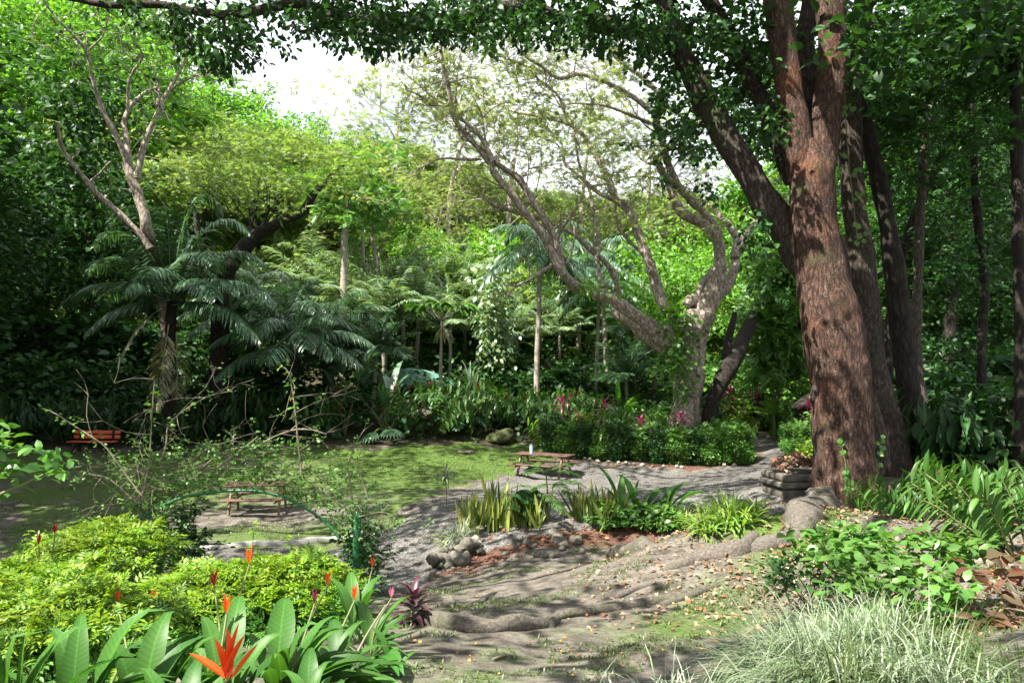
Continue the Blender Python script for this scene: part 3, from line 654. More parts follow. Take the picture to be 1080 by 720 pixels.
root([(505,638),(520,627),(535,623)], [.03,.03,.015], 0, .3, 8, 9)
root([(600,590),(640,583),(680,578),(720,580)], [.05,.12,.12,.05], 0, -.45, 12, 10)
root([(640,600),(665,592),(700,588),(740,586)], [.04,.09,.1,.05], 0, -.4, 12, 11)
root([(625,612),(660,609),(700,606),(730,602)], [.03,.06,.06,.03], 0, -.3, 10, 12)
root([(648,632),(670,622),(690,616)], [.02,.03,.015], 0, .2, 8, 13)
root([(495,606),(510,600),(525,596)], [.02,.03,.01], 0, .2, 8, 14)
root([(700,640),(735,628),(760,618)], [.03,.04,.02], 0, .2, 8, 15)

# climbers on the trunk (own plants)
def climber(pts, Yd, n, size, label, mat='broad', spread=3, hang=.5):
    b0 = P(*pts[0], Yd); ml = MB()
    q = [P(a, b, Yd) for a, b in pts]; tube(ml, q, [.01]*len(q), 5, .08, 0, mi=1)
    c, _ = smooth_path(np.array(q), np.ones(len(q)), .03); idx = rng.integers(0, len(c), n); pos = c[idx]+rng.normal(size=(n, 3))*[spread*.012, .01, .015]
    X = nrm(np.stack([rng.normal(size=n)*.6, np.full(n, -.25), -np.ones(n)*hang+rng.normal(size=n)*.4], -1)); Zv = np.tile([0, -1, .25], (n, 1))+rng.normal(size=(n, 3))*.25
    ml.inst((LEAFB[0]*[1, 1.7, 1], LEAFB[1]), pos, X, Zv, size*U(.7, 1.2, n)); return tag(ml.build('climbing_plant', [ML[mat], MB_['gtwig']], None, b0), label, 'climber')
climber([(893,540),(895,515),(892,490),(886,462)], 11.4, 30, .085, 'short chain of round leaves creeping up the foot of the red-brown trunk', spread=2)
climber([(928,530),(926,500),(922,475),(918,452)], 11.62, 44, .09, 'leafy climber hanging on the shaded right side of the big trunk base', 'mid', 9)
climber([(905,260),(900,215),(894,160),(892,120),(890,80)], 13.25, 26, .11, 'heart-leaved climber between the forked trunk and the grey trunk behind', 'mid', 8)

# ================================================================== pale gnarled tree in the middle
Yp = 27.0; pb = B(722, 26.6)
pale = thing('gnarled_tree', 'pale gnarled tree with twisted forking limbs behind the hedge', 'tree', pb)
mp_ = MB(); tipsP = []
def PL(pts, r0, r1, dy=0., Y0=Yp, sides=10, seed=1, bump=.14, tip=True, step=.18):
    r0 = [v*.85 for v in r0] if isinstance(r0, list) else r0*.85
    p, r = limb(mp_, pts, Y0, r0, r1, sides, step, bump, 1.3, seed, dy=dy, ridge=.06)
    if tip: tipsP.append((p, r))
    return p
b0 = pb; 
tube(mp_, [b0-[0, 0, .2], P(720,440,26.7), P(720,415,26.9), P(722,393,Yp), P(728,368,Yp), P(733,350,Yp), P(738,330,Yp)], [.5,.37,.33,.33,.36,.5,.5], 18, .12, .2, .7, 21, ridge=.1, lobes=4)
tube(mp_, [b0+[.55, .2, -.2], P(732,430,27), P(735,400,27.1), P(736,370,27.1), P(740,345,27.1)], [.3,.26,.24,.26,.25], 12, .15, .2, .8, 22)
PL([(736,345),(742,330),(752,309),(758,289),(759.5,270),(757,254),(743,238),(719,224),(710.6,209),(704.5,191),(695,176),(696,163),(708,156)], [.52,.46,.37,.3,.27,.25,.24,.21,.18,.16,.14,.12,.11], 0, -1.0, seed=23, sides=14)
PL([(758,262),(758,246),(743,225),(723,205),(710,187),(702,162),(697,140),(692,130),(696,116),(700,110),(694,98),(678,82),(656,67),(643,54)], [.18,.18,.17,.16,.16,.15,.16,.155,.14,.12,.11,.1,.07,.04], 0, -1.5, seed=24, sides=12)
PL([(692,122),(670,104),(644,89),(626,82),(609,78),(595,82),(585,81),(570,69),(557,62),(547,52),(540,43)], .12, .03, -2.5, Yp-1, seed=25)
PL([(690,132),(672,124),(654,117),(640,112),(626,110),(604,109)], .08, .03, -1.5, Yp-1, seed=26)
PL([(752,315),(763,307),(770,295),(775,282),(776,271),(784,254),(790,244),(800,232)], [.22,.24,.22,.2,.19,.19,.17,.15], 0, 1.5, seed=27, sides=12)
PL([(776,272),(776,250),(768,238),(760,228),(750,218),(743,213)], .2, .06, 1.2, seed=28)
PL([(738,325),(738,305),(746,292),(752,285)], .16, .13, .6, seed=29, tip=False)
PL([(736,318),(726,317),(722,322)], .3, .2, -.3, seed=30, tip=False)
PL([(724,345),(709,332),(699,319),(693,303),(687.5,285),(682,270),(676,254),(668,230),(660,218),(651,211),(646,200),(641,187),(634,174),(627,162),(617,145),(607,135)], [.3,.28,.25,.24,.22,.21,.2,.18,.17,.17,.16,.15,.13,.12,.11,.1], 0, 2.0, seed=31, sides=12)
PL([(691,287),(686,286),(684,284)], .16, .14, -.2, seed=32, tip=False)
PL([(607,135),(597,130),(570,123),(543,118),(527,110),(515,104),(507,103)], .09, .03, 2, Yp+2, seed=33)
PL([(600,131),(598,130),(593,110),(585,97),(567,83),(555,70),(545,66),(535,63)], .08, .03, -1, Yp+2, seed=34)
PL([(651,213),(631,203),(613,187),(604,180),(596,173),(594,162),(590,155),(584,150)], .1, .03, 1, Yp+1.4, seed=35)
PL([(686,279),(676,266),(662,252),(651,238),(649,226),(649,217)], .1, .06, .5, Yp+.8, seed=36)
PL([(706,345),(701,361),(686,344),(664,328),(652,320),(639,313),(625,307),(612,305),(604,300),(600,296),(592,285),(588,278)], [.3,.34,.31,.28,.26,.25,.24,.22,.21,.2,.17,.15], 0, -2.0, seed=37, sides=14)
PL([(700,366),(686,359),(674,348),(662,338),(652,332),(646,328)], [.3,.3,.28,.25,.2,.16], 0, .8, seed=38, sides=12, tip=False)
PL([(594,289),(588,280),(580,263),(573,248),(565,238),(557,228),(548,216),(540,205),(523,185),(517,173),(505,157),(490,140),(482,130),(477,117),(474,97),(471,84),(468,73),(466,60),(465,47)], .18, .05, -2.5, Yp-2, seed=39)
PL([(592,285),(590,270),(583,248),(573,230),(560,210),(552,195),(543,185),(532,178),(522,171)], .15, .1, -.8, Yp-2, seed=40)
PL([(520,170),(513,155),(505,142),(495,133),(485,123),(478,115)], .1, .05, -.5, Yp-3.4, seed=41)
PL([(652,314),(652,306),(648,290),(638,276),(627,267),(607,248),(592,240),(578,233),(562,229),(548,225),(535,221),(523,217),(507,207)], [.15,.14,.13,.13,.12,.12,.11,.1,.1,.09,.08,.07,.04], 0, -2, seed=42)
PL([(508,168),(490,168),(475,167),(462,168),(450,174),(440,178)], .06, .02, -1, Yp-3.6, seed=43)
PL([(473,112),(457,111),(448,105),(440,99),(430,96)], .05, .02, -1, Yp-4.2, seed=44)
PL([(456,111),(461,100),(470,86),(472,84)], .03, .015, 0, Yp-4.3, seed=45)
PL([(637,302),(634,298),(632,285),(629,270),(633,262),(630,245),(626,225),(623,205),(617,188),(611,173),(608,156),(606,140),(607,120)], .09, .03, .5, Yp-1, seed=46)
PL([(634,298),(631,280),(627,262),(629,242)], .07, .04, .4, Yp-1, seed=47)
PL([(558,178),(530,218),(505,222)], .02, .012, 0, Yp-3, seed=48)
PL([(696,176),(684,172),(676,168),(672,160),(664,140)], .05, .02, 1, seed=49)
PL([(700,190),(684,186),(670,186),(655,190)], .05, .02, 1, seed=50)
PL([(712,212),(708,210),(700,207),(699,196)], .05, .03, -1, seed=51)
mp_.build('trunk', MB_['pale'], pale, pb)
mt = MB(); tp2 = []; rp_ = np.random.default_rng(4)
for p, r in tipsP:
    L_ = len(p)
    for k in range(max(3, L_//6)):
        j = int(L_*rp_.uniform(.35, 1))-1
        if r[j] < .15: twigs(mt, p[j], rp_.normal(size=3)*[1, .6, .5]+[-.4, 0, .5], rp_.uniform(.8, 2.0), max(.012, r[j]*.3), 1 if r[j] > .04 else 0, tp2, .8, .1, 3, 4, 0, rp_)
    for _ in range(2): twigs(mt, p[-1], nrm(p[-1]-p[-3])+rp_.normal(size=3)*.4, 1.5, max(.012, r[-1]*.7), 1, tp2, .8, .1, 3, 4, 0, rp_)
AP = np.vstack([p for p, r in tipsP]); tp3 = []
for a, b in [(500,60),(505,75),(495,80),(510,55),(520,65),(560,95),(540,100),(535,95),(550,90),(470,120),(455,150),(440,80),(430,120),(420,70),(410,95),(400,60),(640,70),(650,100),(620,60),(590,70),(600,140),(640,150),(560,160),(660,160),(680,200),(620,170),(530,150),(500,140),(450,60),(480,190),(725,175),(745,190),(760,200),(700,240)]:
    e = P(a, b, Yp+rp_.uniform(-3.5, 2.5)); k = np.argmin(((AP-e)**2).sum(1)+(AP[:, 2] > e[2]+.6)*9); e = e*.8+AP[k]*.2; q, _ = tube(mt, [AP[k], AP[k]*.5+e*.5+rp_.normal(size=3)*.2, e], [.03,.02,.01], 4, .3, 0)
    for _ in range(4): twigs(mt, q[rp_.integers(len(q)//2, len(q))], rp_.normal(size=3)*[1, .8, .4], 1.0, .012, 1, tp3, .8, .05, 3, 3, 0, rp_)
mt.build('twig', MB_['pale'], pale, pb)
mc = MB(); T = np.array([a for a, d in tp2+tp3]); foliage(mc, T, .42, 9, SPRIG8, .24, .35, droop=.1)
mc.build('crown', ML['pale'], pale, pb)
# ferns and climbers sitting on it
def cluster(name, label, cat, c, spreads, n, T, size, mat, flat=.7, droop=.2, group=None):
    c = np.asarray(c, float); C = c+rng.normal(size=(n, 3))*spreads; m = MB(); zs = np.sort(C[:, 2]); xm = np.array([0, 0, 1.])*0; q = np.array([C[i] for i in np.argsort(C[:, 2])][::max(1, n//5)]); tube(m, q, np.linspace(.02, .008, len(q)), 5, .3, 0, mi=1); e2 = np.array([C[np.argmin(C[:, 0])], c, C[np.argmax(C[:, 0])]]); tube(m, e2, [.01, .015, .01], 5, .3, 0, mi=1); foliage(m, C, max(spreads)*.6, 16, T, size, flat, droop=droop)
    o = m.build(name, [ML[mat], MB_['gtwig']], None, c); return tag(o, label, cat, group)
cluster('climbing_plant', 'leafy climber wrapping the lower trunk of the pale gnarled tree', 'climber', P(717,385,26.2), [.4,.2,.75], 34, LEAFB, .22, 'mid')
cluster('climbing_plant', 'dark ivy tuft at the bent top of the pale twisted limb', 'climber', P(712,140,25.4), [.45,.3,.55], 26, LEAFB, .24, 'dark')
cluster('climbing_plant', 'dark ivy tuft on the upper fork beside the big leaning limb', 'climber', P(697,110,24.6), [.2,.2,.4], 10, LEAFB, .22, 'dark')
cluster('climbing_plant', 'small tuft of leaves on the elbow of the low left limb', 'climber', P(622,302,25.2), [.6,.15,.12], 8, LEAFB, .2, 'bright')
fb = P(712,338,26.4); m = MB(); az = U(0, 6.28, 16); straps(m, np.tile(fb, (16, 1)), azel(az, U(.5, 1.2, 16)), U(.7, 1.3, 16), .17, .9, 6, 'lance', .25)
tag(m.build('nest_fern', ML['bright'], None, fb), "bright bird's-nest fern lodged in the fork of the pale gnarled tree", 'fern')
# dark leaning trunk beside it
b1 = B(747, 26.8); lt = thing('leaning_tree', 'dark leaning trunk with drooping green crown just right of the pale tree', 'tree', b1); m = MB()
tube(m, [b1-[0,0,.2], P(748,440,26.8), P(757,412,26.8), P(769,388,26.8), P(778,370,27.5), P(795,330,29), P(812,290,30.5)], [.36,.3,.3,.33,.3,.2,.1], 12, .2, .12, 1, 55)
tube(m, [P(760,408,26.8), P(768,390,26.9), P(766,370,27.1), P(775,330,27.6)], [.2,.2,.16,.1], 10, .2, .12, 1, 56)
m.build('trunk', MB_['dark'], lt, b1)
m = MB(); C = np.array([P(rng.triangular(778, 830, 862), rng.triangular(235, 340, 415), 30.5+rng.uniform(-1.5, 3)) for _ in range(190)]); foliage(m, C, .7, 26, SPRIG5, .4, .5, droop=.4)
m.build('crown', ML['mid'], lt, b1)

# ================================================================== bare forked tree on the left
b2 = B(180, 29.5); lb = thing('bare_forked_tree', 'half-bare forked tree with a broken limb above the palms on the left', 'tree', b2); m = MB(); tl = []
Yl = 27.0
tube(m, [b2-[0,0,.3], P(180,400,29.3), P(174,330,29), P(160,270,28.2), P(155,240,Yl), P(148,212,Yl), P(140,190,Yl), P(133,170,Yl)], [.32,.26,.23,.21,.2,.19,.18,.15], 12, .25, .15, .8, 61)
def LB(pts, r0, r1, dy=0, seed=1):
    p, r = limb(m, pts, Yl, r0*.8, r1*.8, 8, .25, .12, 1.0, seed, dy=dy); tl.append((p, r))
LB([(136,178),(131,162),(122,142),(110,120),(102,98),(96,74),(90,52),(78,38),(67,27),(50,7),(40,-10)], .14, .03, -2, 62)
LB([(92,55),(100,47),(107,40),(112,28),(115,17)], .05, .02, -.5, 63)
LB([(91,53),(92,40),(90,28)], .04, .02, 0, 64)
LB([(136,175),(134,150),(131,130),(137,113),(147,103),(160,95),(170,93)], .15, .09, 1, 65)
LB([(135,118),(135,100),(137,83),(143,72),(150,62),(147,50),(140,45)], .08, .03, -1, 66)
LB([(144,188),(150,160),(158,137),(167,120),(172,107),(177,97),(186,82),(193,67),(197,50),(200,33),(196,15)], .16, .04, 1, 67)
LB([(165,112),(168,98),(163,80),(158,65)], .07, .03, 2, 68)
LB([(182,93),(192,87),(203,81),(213,78),(224,74),(235,71)], .06, .02, -1, 69)
LB([(195,62),(205,48),(214,36)], .04, .015, 0, 70)
LB([(158,262),(147,247),(134,234),(120,220),(108,210),(100,202),(92,192),(84,182),(76,172),(69,162),(64,152),(63,145),(60,129)], .17, .07, -1.5, 71)
LB([(95,192),(104,184),(116,171)], .07, .05, -.4, 72)
LB([(75,168),(84,160),(86,152)], .03, .015, 0, 73)
LB([(106,207),(112,200),(125,199),(140,200)], .03, .015, 0, 74)
m.build('trunk', MB_['pale'], lb, b2)
m = MB(); tt = []; r_ = np.random.default_rng(14)
for p, r in tl:
    if p[-1][2] > P(0, 110, Yl)[2]:
        for _ in range(5): twigs(m, p[int(len(p)*r_.uniform(.5, 1))-1], r_.normal(size=3)+[0, 0, .5], 1.5, .02, 1, tt, .8, .15, 3, 4, 0, r_)
m.build('twig', MB_['pale'], lb, b2)
m = MB(); C = np.array([a for a, d in tt]); foliage(m, C, .8, 7, SPRIG8, .34, .4); m.build('crown', ML['mid'], lb, b2)
# leaning trunk behind the palms
b3 = B(232, 29.5); ln = thing('leaning_tree', 'thick trunk leaning to the right above the palms with feathery yellow-green top', 'tree', b3); m = MB()
tube(m, [b3-[0,0,.3], P(232,340,29.3), P(238,290,29), P(258,260,29), P(273,247,29), P(296,233,29), P(318,224,29.3), P(333,202,29.6), P(351,184,30), P(372,165,30)], [.4,.36,.32,.3,.27,.22,.19,.14,.1,.04], 12, .25, .12, .9, 75)
tube(m, [P(262,262,29), P(264,248,29), P(263,240,29)], [.2,.17,.15], 8, .2, .1, 1, 76)
tt = []
for a, b in [(268,245),(275,246),(262,250)]:
    for _ in range(3): twigs(m, P(a, b, 29), r_.normal(size=3)*.5+[.1, 0, 1], 1.6, .04, 1, tt, .5, .3, 3, 5, 0, r_)
m.build('trunk', MB_['dark'], ln, b3); m = MB()
C = np.array([P(a+rng.normal()*22, b+rng.normal()*13, 29.5+rng.normal()*1.2) for a, b in [(235,165),(265,150),(290,170),(255,190),(215,185),(300,200),(340,190),(345,215),(285,205),(230,200),(320,170),(345,180),(360,170),(375,160),(350,195),(385,175)] for _ in range(9)])
foliage(m, C, .75, 13, SPRIG8, .3, .3); m.build('crown', ML['yel'], ln, b3)
cluster('climbing_plant', 'dark hanging climber curtain at the left edge of the forked tree', 'climber', P(95,120,29), [1.2,.6,2.2], 130, LEAFB, .3, 'dark', 1, .5)

# ================================================================== trunks behind the big tree, right
def rtree(px_pts, Yd, radii, label, seed, leaf='dark', crown=None, bark='grey', n=30, size=.16, T=LEAFB):
    p0 = np.array([(px_pts[0][0]-540)/FOC*Yd, Yd, 0.]); p0[2] = h1(p0[0], p0[1]); t = thing('forest_tree', label, 'tree', p0); m = MB()
    tube(m, [p0-[0, 0, .2]]+[P(a, b, Yd) for a, b in px_pts], [radii[0]*1.15]+list(radii), 14, .2, .1, 1, seed, ridge=.03); m.build('trunk', MB_[bark], t, p0)
    if crown is not None: m = MB(); foliage(m, crown, .6, n if T is LEAFB else n//2, T, size*(1 if T is LEAFB else 2), .5, droop=.2); m.build('crown', ML[leaf], t, p0)
    return t
def cbox(x0, x1, y0, y1, Y0, Y1, n, cut=True, pr=.9):
    C = np.array([P(rng.uniform(x0, x1), rng.uniform(y0, y1), rng.uniform(Y0, Y1)) for _ in range(n)]); s = sn(C, 91, .22); C = C[s > -.75]
    return gap(C, pr) if cut else C
rtree([(948,510),(940,460),(928,420),(916,350),(907,270),(899,190),(896,130),(906,60),(915,-40),(930,-150)], 14.4, [.3,.28,.27,.26,.25,.23,.21,.18,.15,.1], 'grey-barked trunk standing close behind the big red-brown tree', 81, bark='limb', crown=cbox(880, 1010, -60, 120, 13, 16, 70))
rtree([(972,510),(964,450),(955,380),(945,300),(936,240),(926,185),(912,130),(900,90)], 14.6, [.3,.22,.2,.19,.17,.15,.13,.1], 'thin dark trunk leaning left behind the grey-barked trunk', 82, bark='dark', crown=cbox(890, 980, 90, 200, 15, 17.5, 30))
rtree([(978,500),(975,440),(969,400),(966,350),(968,300),(972,200),(980,100),(985,-20)], 17, [.2,.14,.13,.12,.11,.1,.08,.05], 'slim grey trunk deep in the dark right-hand forest', 83, bark='grey', crown=cbox(930, 1080, -40, 130, 16, 21, 90), T=SPRIG5)
rtree([(1078,470),(1077,350),(1074,250),(1072,150),(1070,50),(1068,-60)], 13, [.14,.1,.1,.095,.09,.08], 'vine-covered trunk at the right edge of the photo', 84, bark='dark', crown=cbox(1000, 1120, -60, 160, 12, 15, 70), T=SPRIG5)
rtree([(925,480),(935,420),(940,330),(960,240),(1000,150),(1040,70),(1080,0)], 21, [.2,.14,.13,.12,.1,.08,.05], 'crooked dark trunk bending right in the depth of the forest', 85, bark='dark', crown=cbox(900, 1100, 60, 300, 20, 27, 170), T=SPRIG5)
rtree([(1040,470),(1035,380),(1038,300),(1030,220),(1025,120),(1020,0)], 19, [.17,.12,.11,.1,.09,.06], 'straight dark trunk in the right-hand forest under dense leaves', 86, bark='dark', crown=cbox(980, 1130, 120, 330, 18, 24, 170))
rtree([(890,440),(885,380),(880,300),(872,200),(868,100)], 30, [.3,.25,.22,.2,.15], 'tall tree showing between the forked trunk and the forest', 87, bark='dark', leaf='mid', crown=cbox(800, 960, 60, 300, 28, 34, 230), size=.24)
rtree([(1010,440),(1000,380),(1005,300),(1000,200)], 30, [.3,.25,.22,.2], 'broad dark tree filling the far right background', 88, bark='dark', crown=cbox(930, 1160, 40, 400, 27, 36, 420), size=.27)
rtree([(800,430),(803,380),(800,320),(808,250)], 36, [.25,.2,.2,.14], 'light green tree closing the end of the gravel path', 89, bark='dark', leaf='bright', crown=cbox(765, 890, 230, 420, 35, 39, 200, False), size=.27)

# ================================================================== forest trees from shared kinds
def broad_tree(h, r, leaf, bark, ncl, nl, size, seed, T=LEAFB, flat=.6, lo=.35, shape='round', name='forest_tree', label='', cat='tree', cr=.9):
    def mk():
        rr = np.random.default_rng(seed); t = thing(name, label, cat, (0, 0, 0)); m = MB(); tips = []
        pts = [np.array([0, 0, -.5]), np.array([rr.normal()*.2, rr.normal()*.2, h*.25]), np.array([rr.normal()*.5, rr.normal()*.5, h*.5]), np.array([rr.normal()*.7, rr.normal()*.7, h*.8])]
        p, _ = tube(m, pts, [r*1.3, r, r*.8, r*.35], 10, .4, .1, .8, seed)
        for k in range(9):
            j = int(len(p)*rr.uniform(lo+.1, 1))-1; a = rr.uniform(0, 6.28)
            twigs(m, p[j], [math.cos(a), math.sin(a), rr.uniform(.2, .9)], h*rr.uniform(.16, .26), r*.3, 1, tips, .6, .25, 3, 5, 0, rr)
        m.build('trunk', MB_[bark], t); m = MB(); C = [a for a, d in tips]
        ew = h*(.36 if shape == 'round' else .5)
        while len(C) < ncl:
            g = nrm(rr.normal(size=3))*rr.uniform(.55, 1.0)**.6
            z = h*(.6+.4*g[2]) if shape == 'round' else h*(.82+.16*g[2]-.1*(g[0]**2+g[1]**2))
            c = np.array([g[0]*ew, g[1]*ew, z]);
            if sn(c[None], seed+5, .9/h*3)[0] > -.55: C.append(c)
        st = rng.bit_generator.state; foliage(m, np.array(C), cr, nl, T, size, flat); m.build('crown', ML[leaf], t); return t
    return Kind(mk)
K_dark = broad_tree(15, .24, 'dark', 'dark', 260, 34, .32, 101, cr=1.1)
K_mid = broad_tree(14, .35, 'mid', 'grey', 220, 30, .36, 102, cr=1.1)
K_yel = broad_tree(11, .3, 'yel', 'grey', 210, 44, .38, 103, SPRIG8, .3, shape='flat', cr=1.2)
K_oli = broad_tree(11, .28, 'olive', 'pale', 180, 40, .36, 104, SPRIG5, .4, shape='round', cr=1.2)
K_brt = broad_tree(10, .28, 'bright', 'grey', 210, 36, .3, 105, cr=1.05)
K_tall = broad_tree(19, .35, 'bright', 'grey', 330, 40, .33, 107, cr=1.2)
K_lace = broad_tree(12, .14, 'pale', 'pale', 95, 9, .34, 106, SPRIG8, .3, shape='flat', cr=1.2)
def put(K, px, Yd, rz=None, sc=1, label=None, group=None, dz=0):
    q = B(px, Yd); q[2] += dz; return K.put(q, rz, sc, label, group)
# left wall of forest
gl = 'dark trees walling the clearing on the left'
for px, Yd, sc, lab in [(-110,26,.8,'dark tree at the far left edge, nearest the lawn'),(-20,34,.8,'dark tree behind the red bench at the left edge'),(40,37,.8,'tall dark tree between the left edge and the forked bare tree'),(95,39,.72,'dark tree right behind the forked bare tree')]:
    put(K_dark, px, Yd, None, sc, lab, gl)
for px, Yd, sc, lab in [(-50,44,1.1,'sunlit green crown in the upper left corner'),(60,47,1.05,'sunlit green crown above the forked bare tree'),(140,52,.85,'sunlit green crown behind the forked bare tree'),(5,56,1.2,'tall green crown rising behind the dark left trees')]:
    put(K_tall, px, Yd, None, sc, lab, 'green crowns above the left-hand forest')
# unseen trees added off the left edge to shade the lawn
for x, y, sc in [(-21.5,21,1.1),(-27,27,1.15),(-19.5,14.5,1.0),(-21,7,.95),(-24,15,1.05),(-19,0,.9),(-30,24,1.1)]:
    z = h1(x, y); K_dark.put((x, y, z), None, sc, 'unseen tree added beyond the left edge of the view to shade the lawn', 'added shade trees beyond the left edge')
# hillside
gh = 'trees on the sunlit hillside'
hill = [(K_yel,215,46,1.0,'flat-topped yellow-green tree above the leaning dark trunk'),(K_yel,275,52,1.1,'wide yellow-green crown under the gap of blue sky'),(K_yel,335,49,.9,'yellow-green crown left of the white glare'),(K_yel,180,56,1.1,'yellow-green crown behind the bare forks on the left'),
 (K_oli,380,56,.9,'olive crown below the thin bare twigs'),(K_oli,430,60,.9,'olive hillside crown left of the two dark limbs'),(K_oli,490,62,.9,'olive hillside crown behind the two dark crossing limbs'),(K_oli,560,64,.85,'olive crown on the low saddle of the hill'),(K_oli,620,62,.85,'olive crown behind the middle stem of the pale tree'),(K_oli,690,60,.9,'olive crown seen through the twisted limbs'),(K_oli,750,58,.9,'olive crown left of the big leaning limb'),
 (K_brt,300,60,1.1,'bright green tree high on the hill left of the sky gap'),(K_brt,240,66,1.25,'bright green tree on the left shoulder of the hill'),(K_brt,360,64,1.0,'bright green tree below the sky gap'),(K_brt,440,48,.75,'bright green tree above the sunlit palms'),(K_brt,530,50,.75,'bright green tree behind the slender palm'),(K_brt,600,52,.7,'bright green tree behind the low left limb'),(K_brt,660,49,.75,'bright green tree behind the middle fork'),(K_brt,730,47,.75,'bright green tree between the pale tree and the leaning limb'),
 (K_yel,410,70,1.0,'pale yellow-green crown halfway up the hill'),(K_yel,470,76,.9,'small yellow-green crown near the ridge'),(K_yel,640,74,.8,'yellow-green crown on the ridge right of centre'),(K_yel,720,72,.9,'yellow-green crown on the ridge near the leaning limb'),
 (K_lace,400,44,.85,'lacy tree with thin pale leaves against the white sky'),(K_lace,395,50,1.0,'lacy pale tree at the right rim of the sky gap'),(K_lace,450,52,.85,'lacy pale tree behind the bare left limb tips'),(K_lace,470,58,1.55,'tall lacy tree veiling the white sky behind the two dark limbs'),(K_lace,540,60,1.6,'tall lacy tree in the middle of the white glare'),(K_lace,420,62,1.65,'tall lacy tree closing the right side of the blue sky gap'),(K_lace,610,60,1.55,'tall lacy tree behind the middle stem of the pale tree'),(K_lace,680,58,1.5,'tall lacy tree behind the twisted right limb'),(K_lace,120,42,1.1,'lacy pale tree above the forked bare tree'),
 (K_mid,320,84,1.3,'dark green ridge tree under the sky gap'),(K_mid,260,90,1.5,'dark green ridge tree left of the sky gap'),(K_mid,190,84,1.5,'dark green ridge tree behind the bare forks'),(K_mid,380,92,1.2,'dark green ridge tree right of the sky gap'),(K_mid,110,80,1.5,'dark green ridge tree near the upper left'),
 (K_oli,520,84,.8,'faded olive tree on the far ridge in the glare'),(K_oli,590,88,.8,'faded olive tree at the lowest point of the ridge'),(K_oli,680,86,.9,'faded olive tree on the far ridge to the right'),(K_brt,800,52,1.2,'green tree showing under the big leaning limb'),(K_brt,850,56,1.3,'green tree behind the forked trunk'),
 (K_mid,930,46,1.3,'tall green tree behind the right-hand forest'),(K_mid,1010,50,1.5,'tall green tree far behind the slim trunks'),(K_mid,1100,46,1.5,'tall green tree beyond the right edge trunk'),(K_dark,1090,32,1.2,'dark tree at the far right edge'),(K_dark,960,38,1.2,'dark tree deep behind the grey-barked trunk')]
_sky = ([-60, 60, 180, 230, 262, 290, 330, 380, 440, 500, 560, 640, 700, 770, 800, 1200], [-90, -60, 20, 60, 100, 112, 120, 135, 148, 172, 178, 172, 158, 150, -60, -90])
_ht = {id(K_yel): 11, id(K_oli): 11.5, id(K_brt): 10.5, id(K_mid): 14.5, id(K_dark): 15.5, id(K_lace): 12}
for K, px, Yd, sc, lab in hill:
    if K is not K_lace: sc = min(sc, (P(px, np.interp(px, *_sky), Yd)[2]-B(px, Yd)[2])/_ht[id(K)])
    if sc < .3: print('LOW', px, Yd, sc); sc = .3
    put(K, px, Yd, None, sc, lab, gh)
# ================================================================== palms
def frond(mb, b, d, L, nl, ll, lw, droop, rr, v=.5, hang=.5, mi=0, stem=.02):
    b = np.asarray(b, float); d = nrm(np.asarray(d, float)); k = 14; pts = [b]; q = b.copy()
    for i in range(1, k+1):
        s = i/k; dk = nrm(d+np.array([0, 0, -1])*droop*s**1.6); q = q+dk*L/k; pts.append(q.copy())
    pts = np.array(pts); tube(mb, pts, np.linspace(stem, stem*.2, k+1), 4, L/k*1.01, 0, mi=mi, cap=False)
    t = np.linspace(.14, .99, nl); x = t*k; i0 = np.minimum(x.astype(int), k-1); f = (x-i0)[:, None]
    pos = pts[i0]*(1-f)+pts[i0+1]*f; tg = nrm(pts[i0+1]-pts[i0]); sd = np.cross(tg, [0, 0, 1.0]); sd[np.linalg.norm(sd, axis=1) < .05] = [1, 0, 0]; sd = nrm(sd); up = np.cross(sd, tg)
    prof = np.sin(np.pi*np.clip(t*.88+.12, 0, 1))**.6*.9+.1
    for sg in (1, -1):
        dd = sd*sg+tg*(.45+.5*t[:, None])+up*v+rr.normal(size=(nl, 3))*.09
        straps(mb, pos, dd, ll*prof*(1+.1*rr.normal(size=nl)), lw, hang+.2*rr.random(nl), 3, 'lance', .15, roll=rr.normal(size=nl)*.3, mi=mi, flat=True)
def palm(h, r, nf, L, nl, ll, lw, seed, leaf='palm', name='palm_tree', label='', el=(.0, 1.3), droop=(.6, 1.6), v=.35, hang=.5, dead=0, bark='palm', lean=0.):
    def mk():
        rr = np.random.default_rng(seed); t = thing(name, label, 'palm', (0, 0, 0)); m = MB()
        top = np.array([lean, 0, h]); tube(m, [np.array([0, 0, -.3]), np.array([lean*.2, .03, h*.33]), np.array([lean*.55, -.03, h*.66]), top], [r*1.35, r, r*.9, r*.8], 10, .2, .06, 3, seed)
        m.build('trunk', MB_[bark], t); m = MB()
        for i in range(nf):
            az = i*2.4+rr.normal()*.2; e = el[0]+(el[1]-el[0])*((i+.5)/nf)+rr.normal()*.08
            frond(m, top+[0, 0, .1*rr.random()], azel(az, e), L*rr.uniform(.85, 1.1), nl, ll, lw, rr.uniform(*droop), rr, v, hang, stem=.012+.006*L)
        m.build('crown', ML[leaf], t)
        if dead:
            m = MB()
            for i in range(dead): frond(m, top-[0, 0, .15], azel(rr.uniform(0, 6.28), -.5), L*.75, nl, ll*.8, lw, 2.6, rr, .1, .9)
            m.build('dead_frond', ML['deadfrond'], t)
        return t
    return Kind(mk)
K_oil = palm(2.6, .22, 28, 4.2, 74, 1.0, .05, 201, el=(-.1, 1.4), droop=(.8, 1.8), v=.05, hang=1.0, bark='dark')
K_oil2 = palm(3.6, .2, 24, 3.5, 66, .95, .05, 202, el=(.0, 1.45), droop=(.7, 1.7), v=.05, hang=1.0, bark='dark')
